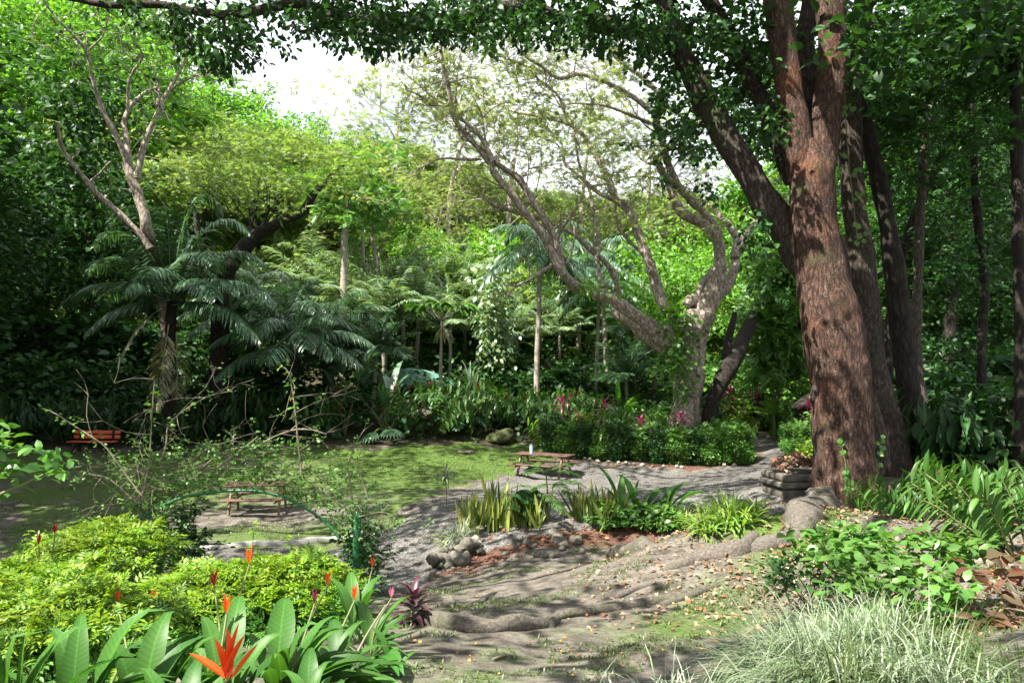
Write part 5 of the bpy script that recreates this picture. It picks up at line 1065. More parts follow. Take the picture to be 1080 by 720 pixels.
bq = B(692, 34.5); m = MB(); box(m, (bq[0], 34.5, bq[2]+.25), (4.4, .3, .6)); tag(m.build('retaining_wall', MB_['root'], None, bq), 'low reddish stone edging behind the hedge plants', 'wall')
# thatched shelter left of the trunk
bq = B(862, 27.5); t = thing('thatched_shelter', 'small shelter with a grey thatched roof half hidden by the big trunk', 'shelter', bq); zt = P(850, 415, 27.5)[2]
m = MB(); rings = []; th = np.linspace(0, 2*math.pi, 25)[:-1]
for rr_, dz in [(1.0, -.42), (1.25, -.5), (1.22, -.4), (.8, -.1), (.4, .1), (.04, .25)]: rings.append(np.stack([np.cos(th)*rr_, np.sin(th)*rr_*.9, np.full(24, dz)], -1)+[bq[0]+.3, 27.5, zt]+.05*sn(np.stack([np.cos(th)*3, np.sin(th)*3, np.full(24, rr_*4)], -1), 5, .8)[:, None]*[1, 1, .6])
i = np.arange(5)[:, None]*24; j = np.arange(24)[None]; j2 = (j+1) % 24; m.add(np.array(rings), np.stack([i+j, i+j2, i+24+j2, i+24+j], -1).reshape(-1, 4)); m.build('roof', M_thatch, t, bq)
for dx in (-.5, .9): m = MB(); tube(m, [np.array([bq[0]+dx, 27.5, bq[2]-.1]), np.array([bq[0]+dx, 27.5, zt-.3])], [.07,.06], 8, .5, .05); m.build('post', MB_['dark'], t, bq)

# ================================================================== furniture
def picnic(c, rz, label, L_=1.9):
    t = thing('picnic_table', label, 'picnic table', c, rz); 
    def part(nm, boxes, mat): 
        m = MB()
        for cc, ss, kw in boxes: box(m, cc, ss, **kw)
        return m.build(nm, mat, t)
    part('tabletop', [((0, y, .745), (L_, .135, .04), {}) for y in (-.29, -.145, 0, .145, .29)]+[((x, 0, .7), (.09, .68, .05), {}) for x in (-L_*.36, L_*.36)], M_wood)
    for sg in (-1, 1): part('bench_seat', [((0, sg*(.66+dy), .445), (L_, .13, .04), {}) for dy in (-.07, .07)], M_wood)
    for sx in (-1, 1):
        x = sx*L_*.36; 
        for sg in (-1, 1): part('leg', [((x+.045*sg*0+.05*sx, sg*.36, .355), (.05, .1, .8), dict(rx=sg*.42))], M_legw)
        part('seat_support', [((x, 0, .395), (.05, 1.6, .09), {})], M_legw)
    return t
c = G(272, 541); picnic(c, .12, 'brown wooden picnic table behind the vine arch on the left of the lawn', 1.55)
c2 = G(574, 503); tb2 = picnic(c2, -.5, 'reddish wooden picnic table on the gravel beside the hedge', 1.95)
m = MB(); th = .0; q = P(565, 486, 24.0); q = np.array([c2[0]-.42, c2[1]+.05, c2[2]+.768]); tube(m, [q, q+[0, 0, .09], q+[0, 0, .18], q+[0, 0, .27]], [.055,.06,.06,.06], 14, .03, 0); cup = m.build('cup', M_blue, None, q); tag(cup, 'pale blue cup standing on the reddish picnic table', 'cup')
m = MB(); tube(m, [q+[0, 0, .272], q+[0, 0, .3]], [.062,.05], 14, .02, 0); m.build('lid', solidmat('dark_lid', [(.05, .06, .08), (.07, .08, .1)], rough=.4, bump=0), cup, q)
cb = G(98, 479); t = thing('park_bench', 'red slatted park bench in the shade at the back left of the lawn', 'bench', cb, -.04)
def bp(nm, boxes, mat):
    m = MB()
    for cc, ss, kw in boxes: box(m, cc, ss, **kw)
    return m.build(nm, mat, t)
bp('seat', [((0, -.18+.13*k, .45), (1.75, .11, .04), {}) for k in range(3)], M_redwood)
bp('backrest', [((0, .24+.02*k, .6+.17*k), (1.75, .04, .13), dict(rx=-.12)) for k in range(2)], M_redwood)
for sx in (-.62, .62): bp('leg', [((sx, -.18, .21), (.08, .08, .43), {}), ((sx, .2, .42), (.08, .07, .86), dict(rx=-.1)), ((sx, 0, .4), (.07, .45, .05), {})], MB_['dark'])
# stone plinth with rubble
cb = G(841, 521); t = thing('stone_plinth', 'square stacked slab plinth beside the path left of the big trunk', 'plinth', cb, .15)
for k, (s, h_) in enumerate([(.9, .16), (1.0, .1), (.93, .12)]): m = MB(); z = [.05, .2, .32][k]; box(m, (0, 0, z), (s, s*.9, h_), bev=.02); m.build('slab', M_stone, t)
m = MB(); n = 500; rr_ = np.sqrt(rng.random(n))*.43; a = U(0, 6.28, n); C = np.stack([rr_*np.cos(a), rr_*np.sin(a)*.9, .4+.26*(1-(rr_/.55)**1.4)+U(-.03, .05, n)], -1); m.inst((LEAF4[0]*[1, 1.8, 2], LEAF4[1]), C, rng.normal(size=(n, 3))*[1, 1, .4], rng.normal(size=(n, 3))*.5+[0, 0, 1], .11*U(.5, 1.2, n)); 
o = m.build('leaf_pile', ML['litter']); o.location = cb.tolist(); tag(o, 'heap of dry leaves lying on the stone plinth', 'leaf pile', kind='stuff')
# ================================================================== planting bed beside the gravel
def sword_clump(px0, px1, py, n, L_, lab, leaf='snake', W=.065, seed=1):
    rr = np.random.default_rng(seed); b = G((px0+px1)/2, py); t = thing('snake_plant', lab, 'plant', b); pts = np.array([G(rr.uniform(px0, px1), py+rr.normal()*4-2*abs(rr.normal())) for _ in range(n)]); m = MB()
    d = nrm(rr.normal(size=(n, 3))*[.25, .2, 0]+[0, 0, 1]); straps(m, pts-[0, 0, .03], d, L_*rr.uniform(.5, 1.1, n), W*rr.uniform(.8, 1.25, n), rr.uniform(0, .12, n), 5, 'sword', .3, roll=rr.uniform(0, 3.1, n)); m.build('leaf', ML[leaf], t, b); return t
sword_clump(486, 522, 562, 80, .72, 'yellow-edged snake plant clump at the left end of the stone-edged bed', seed=1); sword_clump(522, 570, 555, 110, .62, 'denser yellow-edged snake plant clump right of the first', seed=2); sword_clump(509, 530, 554, 34, .9, 'tallest snake plant clump in the middle of the yellow-edged ones', seed=3)
sword_clump(604, 630, 550, 40, .62, 'green snake plant clump right of the tall thin-stemmed fern', seed=4); sword_clump(626, 652, 554, 46, .68, 'green snake plant clump in front of the broad-leaved plants', seed=5)
b = G(478, 572); t = thing('snake_plant', 'few dark snake plant leaves leaning out over the gravel at the bed end', 'plant', b); m = MB(); n = 9
straps(m, np.tile(b, (n, 1))+rng.normal(size=(n, 3))*.05, nrm(np.stack([-U(.5, 1.2, n), rng.normal(size=n)*.2, U(.15, .8, n)], -1)), U(.3, .55, n), .06, .2, 5, 'sword', .3); m.build('leaf', ML['snake'], t, b)
def tuft(c, n, L_, W, leaf, name, label, cat, el=(.3, 1.4), droop=(.8, 2.2), seed=1, rad=.05, bias=None, group=None, prof='blade', flat=True, segs=6):
    rr = np.random.default_rng(seed); m = MB(); az = rr.uniform(0, 6.28, n); d = azel(az, rr.uniform(*el, n))
    if bias is not None: d = nrm(d+np.array(bias))
    o_ = np.asarray(c, float)+np.stack([rr.normal(size=n)*rad, rr.normal(size=n)*rad, np.zeros(n)], -1); o_[:, 2] = H(o_[:, 0], o_[:, 1])-.01+(c[2]-h1(c[0], c[1]))
    straps(m, o_, d, L_*rr.uniform(.55, 1.1, n), W*rr.uniform(.7, 1.2, n), rr.uniform(*droop, n), segs, prof, .2, flat=flat); o = m.build(name, ML[leaf], None, np.asarray(c, float)); return tag(o, label, cat, group)
tuft(G(483, 578)+[0, 0, .12], 260, .5, .012, 'silver', 'grass_tuft', 'silvery fine-leaved tuft on the stones at the bed end', 'grass', seed=2, droop=(.4, 1.6))
# tall thin-stemmed fern
b = G(577, 552); t = thing('tree_fern', 'tall thin-stemmed fern with spreading fronds in front of the picnic table', 'fern', b); ms = MB(); m = MB(); rr = np.random.default_rng(3)
for (ex, ey, dY, k) in [(576,500,0,4),(583,510,.2,3),(571,520,-.2,2)]:
    e = P(ex, ey, b[1]+dY); tube(ms, [b, (b+e)/2+[.02, 0, 0], e], [.022,.018,.014], 6, .1, 0)
    for (fx, fy) in [[(545,487),(610,502),(600,488),(556,498)],[(614,512),(560,520),(598,522)],[(545,512),(590,540)]][[4,3,2].index(k)]:
        d = P(fx, fy, b[1]+dY+rr.normal()*.3)-e; frond(m, e, nrm(d)+[0, 0, .35], np.linalg.norm(d)*1.15, 20, .17, .035, .9, rr, .1, .3, stem=.008)
ms.build('stem', MB_['gtwig'], t, b); m.build('frond', ML['mid'], t, b)
def paddles(b, spec, leaf, name, label, cat, W=.3, group=None, flowers=None, prof='paddle', fold=.16, stem='gtwig'):
    """spec: (px,py,dY) leaf tips"""
    b = np.asarray(b, float); t = thing(name, label, cat, b, group=group); m = MB()
    for (ex, ey, dY) in list(spec)+([(min(x+rng.normal()*48, 430), y+16+abs(rng.normal())*22, z+rng.normal()*.2) for x, y, z in spec]*2 if name == 'heliconia' else []):
        e = P(ex, ey, b[1]+dY); d = e-b; L_ = np.linalg.norm(d); k = U(.7, 1.2); straps(m, b+rng.normal(size=3)*[.03, .03, 0], nrm(d)+np.array([0, 0, .38]), L_*1.12, W*U(.8, 1.15)*min(L_, .8), 1.0, 10, prof, fold, roll=rng.normal()*.25)
    m.build('leaf', ML[leaf], t, b)
    for (fx, fy, dY, s, fm) in (flowers or []): flower(t, b, P(fx, fy, b[1]+dY), s, fm)
    return t
def flower(t, b, c, s, fm='orange', lean=None):
    s = s*.78; m = MB(); n = 6; k = np.arange(n); sg = np.where(k % 2, 1, -1); d = np.stack([sg*(.25+.2*(n-k)/n), rng.normal(size=n)*.15, np.full(n, .9)], -1)
    straps(m, np.c_[np.zeros(n), np.zeros(n), s*.12*k]+c-[0, 0, s*.4], d, s*U(.8, 1.1, n), s*.22, -.3, 5, 'lance', .4); o = m.build('flower', ML[fm], t, b)
    m = MB(); tube(m, [b, (b+c)/2+rng.normal(size=3)*.02+[0, 0, .02], c-[0, 0, s*.38]], [.009,.008,.006], 5, .1, 0); m.build('flower_stem', MB_['gtwig'], t, b)
paddles(G(558, 556), [(548,520,0),(555,528,-.1),(566,530,.1),(540,530,-.1),(560,515,.2),(549,540,-.2)], 'dark', 'philodendron', 'dark lobed-leaved plant behind the snake plants', 'plant', .9)
paddles(G(655, 552), [(632,483,.2),(640,508,0),(655,500,.1),(672,512,0),(628,520,-.1),(668,525,-.2),(645,530,-.3)], 'broad', 'broad_leaf_plant', 'broad-leaved plant with one tall upright leaf in the bed', 'plant', .2)
paddles(G(672, 551), [(660,498,.1),(675,505,.1),(690,510,0),(705,520,0),(668,520,-.2),(684,530,-.2),(700,505,.2)], 'broad', 'broad_leaf_plant', 'broad-leaved plant second from the tall upright leaf', 'plant', .22)
paddles(G(700, 549), [(720,502,.1),(735,510,0),(712,508,.1),(690,515,0),(705,525,-.1),(745,508,.1),(728,522,-.1)], 'broad', 'broad_leaf_plant', 'broad-leaved plant farthest right, its leaf arching over the gravel', 'plant', .22)
K_lp = shrub(.38, .36, 40, 16, .1, 'mid', 431, LEAFB, 'leafy_plant')
for px, lab in [(645,'low green leafy plant below the tall upright leaf'),(672,'low green leafy plant in the middle of the bed'),(698,'low green leafy plant left of the spider-leaved clumps')]: K_lp.put(G(px, 553)-[0, 0, .02], None, 1, lab, 'low leafy plants in the bed')
for i, (px, py, L_, n, lab) in enumerate([(700,556,.42,70,'spider-leaved clump below the arching broad leaf'),(722,558,.42,80,'spider-leaved clump second from the right root'),(745,562,.45,90,'pale-green spider-leaved clump in the bright end of the bed'),(768,556,.5,110,'brightest spider-leaved clump at the right end of the bed'),(786,550,.45,90,'spider-leaved clump at the tip of the bed beside the path'),(755,548,.45,80,'spider-leaved clump at the back of the bright end')]):
    tuft(G(px, py), n, L_, .034, 'iris', 'spider_plant', lab, 'plant', (.5, 1.45), (.3, 1.4), 20+i, .09, group='spider-leaved clumps in the bed', prof='lance', flat=False, segs=5)
b = G(471, 541); t = thing('spiky_plant', 'spiky variegated rosette on a thin bare stem beside the gravel', 'plant', b); top = P(470, 503, b[1]); m = MB(); tube(m, [b-[0,0,.05], (b+top)/2+[.01,0,0], top], [.012,.011,.012], 6, .1, 0); m.build('stem', MB_['twig'], t, b)
m = MB(); n = 60; straps(m, np.tile(top, (n, 1)), azel(U(0, 6.28, n), U(-.6, 1.5, n)), U(.3, .52, n), .03, U(.3, 1.2, n), 4, 'blade', .2, flat=True); m.build('leaf', ML['spider'], t, b)
# stones of the bed
for i in range(46):
    u = rng.random(); px, py = (463+u*46+rng.normal()*4, 604-u*14-abs(rng.normal())*9) if i < 30 else (515+rng.random()*110, 588-rng.random()*20)
    p = G(px, py); big_ = i < 8; s = float(U(.26, .36) if big_ else U(.12, .24)); lab = 'mossy grey stone piled at the left end of the planting bed' if i < 30 else 'loose stone half buried along the front of the planting bed'
    KS_d[i % 3].put(p+[0, 0, (.08+.12*(i % 3 == 1)) if i < 30 else .02], None, s, lab, 'stones piled at the bed end' if i < 30 else 'loose stones along the bed front')
rock('stone', 'pale flat block at the lower left corner of the bed', G(470, 601)+[0, .1, .08], (.36, .3, .26), M_stone, 71, 'stone'); rock('stone', 'whitish stone on top of the stone pile', G(500, 580)+[0, 0, .12], (.26, .2, .2), M_white_stone, 72, 'stone'); rock('stone', 'rounded grey stone on the bare earth left of the crossing roots', G(474, 640)+[0, 0, .03], (.17, .13, .13), M_stone, 73, 'stone')
m = MB(); n = 900; q = np.stack([U(-1.2, 4.2, n*3), U(10.5, 15, n*3)], -1); q = q[in_poly(q[:, 0], q[:, 1], BED+rng.normal(size=BED.shape)*.02)][:n]; C = np.c_[q, H(q[:, 0], q[:, 1])+.02]
C2 = np.array([G(rng.uniform(575, 790), 484+rng.random()*9) for _ in range(260)]); C = np.vstack([C, C2+[0, 0, .02]]); k = len(C); m.inst((LEAF4[0]*[1, 1.6, 1.5], LEAF4[1]), C, rng.normal(size=(k, 3))*[1, 1, .2], rng.normal(size=(k, 3))*.4+[0, 0, 1], .085*U(.5, 1.4, k)); tag(m.build('red_leaf_mulch', ML['litter_red']), 'red-brown fallen leaves mulching the planting bed', 'leaf litter', kind='stuff')

# ================================================================== loose things on the ground
m = MB(); n = 11000; q = np.stack([U(.6, 8.5, n), U(4.6, 12.2, n)], -1); c0 = G(930, 585)[:2]; c1 = G(830, 570)[:2]
w_ = np.exp(-((q-c0)**2/np.array([5.5, 5.])).sum(1))+.9*np.exp(-((q-c1)**2/np.array([1.2, 2.5])).sum(1)); q = q[rng.random(n) < w_]; C = np.c_[q, H(q[:, 0], q[:, 1])+U(.005, .04, len(q))]; k = len(C)
m.inst((LEAFB[0]*[1, .95, 2.2], LEAFB[1]), C, rng.normal(size=(k, 3))*[1, 1, .2], rng.normal(size=(k, 3))*.35+[0, 0, 1], .055*U(.5, 1.5, k)); tag(m.build('leaf_litter', ML['litter']), 'dry pale and rusty leaves carpeting the right bank', 'leaf litter', kind='stuff')
m = MB(); C = np.array([G(rng.uniform(430, 830), rng.uniform(585, 719)) for _ in range(130)]+[G(rng.uniform(230, 800), rng.uniform(500, 560)) for _ in range(60)])+[0, 0, .012]; k = len(C)
m.inst((LEAFB[0]*[1, 1.5, 2.], LEAFB[1]), C, rng.normal(size=(k, 3))*[1, 1, .15], rng.normal(size=(k, 3))*.3+[0, 0, 1], .024*U(.5, 1.6, k)); tag(m.build('fallen_leaves', ML['yfall']), 'scattered yellow and orange fallen leaves on bare earth', 'leaf litter', kind='stuff')
m = MB(); n = 26000; q = np.stack([U(-2.2, 4.8, n), U(4.3, 12.6, n)], -1); dn = sn(q, 131, .33)+.7*sn(q, 132, 1.1); q = q[(dn > .3+.55*rng.random(n)) & ~in_poly(q[:, 0], q[:, 1], BED) & ~in_poly(q[:, 0], q[:, 1], PATH)]
q2 = PATH[rng.integers(0, len(PATH), 400)]; k = len(q); C = np.c_[q, H(q[:, 0], q[:, 1])]
for _ in range(3): straps(m, C+rng.normal(size=(k, 3))*[.012, .012, 0], azel(U(0, 6.28, k), U(.3, 1.3, k)), U(.02, .055, k), .012, .5, 2, 'lance', .2, flat=True)
tag(m.build('weed_patches', ML['grass']), 'sparse green weeds in patches on the bare earth', 'weeds', kind='stuff')
# lawn blades near the gravel and lush part
m = MB(); n = 90000; q = np.stack([U(-13, 2.5, n), U(14.5, 29, n)], -1); dn = .6*sn(q, 141, .3)+.5*sn(q, 142, .9)+1.1*np.exp(-((q-lush)**2/np.array([20, 12])).sum(1))-.9*np.exp(-((q-tab)**2/np.array([4, 1.2])).sum(1))
q = q[in_poly(q[:, 0], q[:, 1], LAWN) & (dn > -.1+.8*rng.random(n)) & ~in_poly(q[:, 0], q[:, 1], PATH)]; k = len(q); C = np.c_[q, H(q[:, 0], q[:, 1])]
straps(m, C, azel(U(0, 6.28, k), U(.3, 1.3, k)), U(.03, .07, k), .022, .6, 2, 'lance', .2, flat=True); tag(m.build('lawn_grass', ML['grass']), 'thin short lawn grass of the shaded clearing', 'grass', kind='stuff')
# pebbles on gravel
m = MB(); n = 7000; q = np.stack([U(-6, 6, n), U(11, 27, n)], -1); q = q[in_poly(q[:, 0], q[:, 1], PATH+.0)]; C = np.c_[q, H(q[:, 0], q[:, 1])+.03]; k = len(C); oc = np.array([[1,0,0],[0,1,0],[-1,0,0],[0,-1,0],[0,0,.7],[0,0,-.7]], float)
m.inst((oc, np.array([[0,1,4],[1,2,4],[2,3,4],[3,0,4],[1,0,5],[2,1,5],[3,2,5],[0,3,5]])), C, rng.normal(size=(k, 3)), rng.normal(size=(k, 3))*.4+[0, 0, 1], .014*U(.5, 1.5, k)[:, None]*U(.7, 1.3, (k, 3)))
tag(m.build('gravel_stones', M_stone, smooth=False), 'loose grey pebbles on the gravel path', 'gravel', kind='stuff')
# twigs
for i, (a, b_, c_, d_) in enumerate([(520,700,545,695),(690,610,720,602),(612,560,632,552)]):
    m = MB(); p, q_ = G(a, b_), G(c_, d_); tube(m, [p+[0,0,.015], (p+q_)/2+[0,0,.03], q_+[0,0,.015]], [.01,.009,.006], 5, .05, .1, 4); tag(m.build('fallen_twig', MB_['twig'], None, p), ['short twig lying on the earth near the bottom of the photo','twig lying near the buttress root','twig lying on the red mulch of the bed'][i], 'twig')

# ================================================================== vine arch on the left
Ya = 9.6; bL, bR = B(169, Ya), B(377, Ya); arch = thing('garden_arch', 'green pipe garden arch overgrown by a thin vine', 'arch', (bL+bR)/2); org = (bL+bR)/2
for bb, px, t_ in ((bL, 169, 545), (bR, 377, 543)):
    m = MB(); tube(m, [bb-[0, 0, .2], P(px, t_, Ya)], [.05,.05], 12, .2, 0); m.build('post', M_green, arch, org)
for dy in (0, .45):
    m = MB(); tube(m, [P(a, b_, Ya+dy) for a, b_ in [(130,566),(150,545),(185,527),(215,520),(250,517),(285,520),(318,533),(345,552),(357,566)]], [.02]*9, 8, .08, 0); m.build('arch_pipe', M_green, arch, org)
vb = B(150, Ya-.1); vine = thing('climbing_vine', 'tangled thin-stemmed vine sprawling over the green pipe arch', 'climber', vb); rr = np.random.default_rng(77); ms = MB(); tips = []
def whip(pts, dY=0, r0=.014): p, _ = tube(ms, [P(a, b_, Ya+dY) for a, b_ in pts], np.linspace(r0, r0*.35, len(pts)), 5, .07, .1, 3); return p
W = [whip([(145,600),(142,560),(150,545),(165,525),(195,505),(235,490),(275,480)], .1),whip([(143,580),(155,540),(180,510),(215,490),(255,485)], .3),whip([(380,600),(384,565),(378,548),(350,525),(320,505),(290,495),(262,490)], .1),whip([(384,600),(390,560),(372,530),(330,500),(300,490)], .4),
     whip([(145,545),(155,500),(158,480),(160,440),(163,400)], 0),whip([(146,540),(150,505),(165,480),(185,460)], .1),whip([(155,530),(125,490),(110,470),(80,450),(60,437),(45,430)], -.2),whip([(150,535),(115,505),(95,500),(92,492)], 0),whip([(165,500),(175,470),(180,445),(215,420),(245,412)], .2),
     whip([(318,500),(316,480),(314,465),(312,440),(308,410),(304,392),(297,386)], .1, .016),whip([(372,530),(368,500),(366,490),(372,475),(378,462)], .1),whip([(366,490),(355,480)], .1, .008),whip([(388,525),(380,500),(372,485)], 0),whip([(378,545),(400,540),(415,545),(410,560)], -.2, .008),whip([(384,560),(402,570),(412,585),(405,600)], -.2, .008),
     whip([(250,485),(290,460),(320,452),(345,458)], .2),whip([(230,492),(260,470),(272,460)], .1),whip([(205,500),(240,475),(290,470),(330,478)], .3),whip([(175,520),(210,480),(250,462),(275,455)], .4),whip([(195,510),(160,505),(140,495),(120,500)], .2)]
allp = np.vstack(W)
for _ in range(110):
    p = allp[rr.integers(len(allp))]; twigs(ms, p, rr.normal(size=3)*[1, .7, .5]+[0, 0, .15], rr.uniform(.2, .6), .006, 1, tips, .7, .1, 2, 3, 0, rr, .6, 2)
ms.build('stem', MB_['twig'], vine, vb); m = MB()
mask = [tuple(x) for x in []]
T_ = np.array([a for a, d in tips]); C = np.vstack([T_, allp[rr.integers(0, len(allp), 160)]]); C = C[(C[:, 2] < P(0, 462, Ya)[2]) | (rr.random(len(C)) < .14)]
for a, b_ in [(130,566),(145,548),(160,538),(185,525),(200,520),(215,517),(232,514),(250,514),(268,514),(285,517),(302,523),(318,530),(332,540),(345,550),(357,566)]:
    C = np.vstack([C, [P(a+rr.normal()*7, b_-3-abs(rr.normal())*9, Ya+rr.uniform(-.12, .5)) for _ in range(11)]])
for (a, b_, sa, sb, k) in [(265,487,38,9,60),(205,505,28,10,40),(325,507,28,12,45),(380,540,14,24,60),(168,540,10,20,30),(240,474,45,9,15),(290,466,30,7,12)]: C = np.vstack([C, [P(a+rr.normal()*sa, b_+rr.normal()*sb, Ya+rr.uniform(-.1, .6)) for _ in range(k)]])
foliage(m, C, .1, 7, LEAFB, .052, .8)
C = np.array([q_ for w__ in (W[4], W[8], W[9][len(W[9])//2:], W[10], W[6][len(W[6])//2:]) for q_ in w__[::2]]); foliage(m, C, .07, 4, LEAFB, .06, .8, mi=1); m.build('foliage', [ML['mid'], ML['bright']], vine, vb)
cluster('shrub', 'dark small-leaved shrub at the foot of the left arch post', 'shrub', P(190,575,Ya+.3), [.2,.2,.2], 70, LEAFB, .075, 'dark'); cluster('shrub', 'dark shrub with trailing stems at the foot of the right arch post', 'shrub', P(382,580,Ya+.2), [.16,.15,.28], 70, LEAFB, .07, 'dark')

# ================================================================== lime-leaved shrubs
def lime(px0, px1, pyt, Yd, depth, h, lab, n, seed, size=.12):
    rr = np.random.default_rng(seed); x0, x1 = (px0-540)/FOC*Yd, (px1-540)/FOC*Yd; zt = P(0, pyt, Yd)[2]; b = np.array([(x0+x1)/2, Yd, 0]); b[2] = h1(b[0], b[1]); t = thing('lime_leaf_shrub', lab, 'shrub', b); C = []
    while len(C) < n:
        u, v, w_ = rr.uniform(-1, 1), rr.uniform(-1, 1), rr.random(); e = 1-.45*abs(u)**3-.3*v*v+.07*sn(np.array([[u*4, v*3, seed]]), seed, .4)[0]; z = zt*e+(1-e)*(zt-.5)
        C.append([b[0]+u*(x1-x0)/2, Yd+v*depth/2, z-(w_**2)*h*.8])
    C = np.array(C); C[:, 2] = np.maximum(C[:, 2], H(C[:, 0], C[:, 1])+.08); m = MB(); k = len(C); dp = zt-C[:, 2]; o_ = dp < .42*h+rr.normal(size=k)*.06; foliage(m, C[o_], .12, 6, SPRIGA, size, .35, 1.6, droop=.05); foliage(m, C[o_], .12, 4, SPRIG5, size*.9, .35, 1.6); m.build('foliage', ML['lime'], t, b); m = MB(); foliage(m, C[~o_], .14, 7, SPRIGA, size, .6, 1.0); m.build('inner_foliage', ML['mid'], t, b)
    m = MB()
    for i in range(24): c = C[rr.integers(k)]; g = np.array([c[0]*.6+b[0]*.4, c[1]*.6+b[1]*.4, 0]); g[2] = h1(g[0], g[1])-.05; tube(m, [g, (g+c)/2, c], [.012,.009,.004], 4, .2, 0)
    m.build('stem', MB_['twig'], t, b); return t
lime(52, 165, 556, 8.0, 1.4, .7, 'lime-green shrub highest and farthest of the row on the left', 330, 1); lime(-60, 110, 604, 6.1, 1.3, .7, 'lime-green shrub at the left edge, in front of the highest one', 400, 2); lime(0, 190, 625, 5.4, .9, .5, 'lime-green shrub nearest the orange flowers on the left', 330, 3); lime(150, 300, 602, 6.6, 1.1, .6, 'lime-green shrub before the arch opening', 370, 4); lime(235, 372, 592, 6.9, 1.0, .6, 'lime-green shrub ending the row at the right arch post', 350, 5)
for i, (a, b_, t_) in enumerate([(163,612,575),(265,600,552),(312,590,565),(40,590,560)]):
    Yd = 6.7; p0, p1 = P(a, b_, Yd), P(a+(3 if i < 2 else -10), t_, Yd); tt = thing('lime_shoot', ['lone yellow shoot rising left of the arch post','lone yellow shoot in front of the left picnic table','yellow shoot leaning left before the kerb','faint yellow shoot at the far left of the lime shrubs'][i], 'shoot', p0, group='yellow shoots above the lime shrubs')
    m = MB(); c, _ = tube(m, [p0-[0,0,.3], p0, p1], [.006,.005,.003], 4, .03, 0); m.build('stem', MB_['gtwig'], tt, p0); m = MB(); c = c[len(c)//3:]; n = len(c)*2; straps(m, np.repeat(c, 2, 0), azel(U(0, 6.28, n), U(-.2, .7, n)), .06, .03, .5, 3, 'lance', .2); m.build('leaf', ML['lime'], tt, p0)
# sapling at left edge
b = B(-20, 5.0); t = thing('sapling', 'green sapling leaning in from the left edge above the lime shrubs', 'sapling', b); m = MB(); tube(m, [b, P(-10,560,5), P(-5,526,5), P(22,512,5), P(46,500,5)], [.02,.014,.012,.009,.006], 6, .08, .1, 3); tube(m, [b, P(-18,520,5), P(-8,478,5)], [.02,.015,.008], 6, .08, .1, 3); m.build('stem', MB_['gtwig'], t, b)
m = MB(); C = np.array([P(a+rng.normal()*10, c_+rng.normal()*7, 5+rng.normal()*.08) for a, c_ in [(50,490),(60,497),(40,488),(5,465),(12,475),(0,480),(-5,460),(8,495),(0,500)] for _ in range(4)]); foliage(m, C, .06, 4, LEAFB, .095, .6); m.build('leaf', ML['mid'], t, b)

# ================================================================== orange-flowered broad-leaved plants in front
gf = 'orange-flowered broad-leaved plants in the left foreground'
F_ = [(20,700,3.3,[(60,655,.1),(-20,650,0),(-60,680,0),(85,690,-.1),(40,720,-.3),(-30,720,-.2),(110,668,.2)],[],'broad-leaved plant in the bottom left corner'),
 (85,712,3.5,[(125,640,.1),(60,660,.1),(20,690,0),(160,690,0),(110,700,-.3),(85,640,.2)],[(161,631,2.2,.09,'orange')],'broad-leaved plant with one upright leaf, second from the left corner'),
 (160,705,3.7,[(200,662,.1),(130,670,.1),(175,640,.2),(215,690,0),(120,700,-.2),(185,715,-.3),(190,655,.3)],[(124,632,1.6,.09,'orange')],'broad-leaved plant behind the big orange flower'),
 (238,700,3.9,[(215,635,.3),(245,622,.3),(275,660,.1),(200,665,.1),(260,690,-.1),(228,680,-.2),(300,672,.2)],[(226,614,1.3,.12,'red'),(239,642,.3,.1,'orange'),(263,590,1.8,.12,'orange')],'broad-leaved plant with several orange flowers left of centre'),
 (295,700,4.1,[(330,640,.2),(300,615,.4),(265,655,.2),(350,672,.1),(320,700,-.2),(280,690,-.2),(345,650,.3),(310,650,0)],[(346,613,.8,.1,'orange'),(332,632,.3,.08,'pink')],'broad-leaved plant below the right lime shrub'),
 (355,700,4.4,[(330,660,.1),(380,645,.2),(400,668,.1),(345,640,.3),(372,690,-.2),(335,690,-.1),(390,690,-.1)],[(374,628,.4,.1,'orange')],'broad-leaved plant with an orange flower near the dirt slope'),
 (392,672,4.9,[(380,625,.2),(410,640,.1),(425,615,.2),(370,650,0),(415,665,-.1),(400,690,-.3),(375,620,.3)],[(413,627,.1,.07,'pinkpetal')],'broad-leaved plant at the edge of the dirt slope'),
 (375,640,5.6,[(355,605,.1),(395,600,.2),(372,598,.2),(402,618,0),(350,625,0),(385,612,-.1)],[(393,595,.4,.08,'orange')],'dark broad-leaved plant under the right arch post'),
 (190,735,3.0,[(165,700,.1),(215,705,.1),(240,730,0),(150,725,0),(200,690,.2),(120,715,.1)],[],'lowest broad-leaved plant at the bottom edge'),
 (330,735,3.5,[(300,700,.1),(345,695,.1),(370,715,0),(290,720,0),(330,680,.2)],[],'broad-leaved plant at the bottom edge left of the dirt'),
 (420,690,4.7,[(403,655,.1),(440,680,.1),(412,700,-.1),(398,690,.0)],[],'small broad-leaved plant beside the thick root')]
for px, py, Yd, spec, fl, lab in F_: paddles(B(px, Yd)-[0, 0, .03], spec, 'broad', 'heliconia', lab, 'plant', .19, gf, fl)
b = B(232, 2.55); t = thing('heliconia', 'stem with the largest orange flower at the bottom of the photo', 'plant', b, group=gf); m = MB(); c = P(238, 716, 2.5)
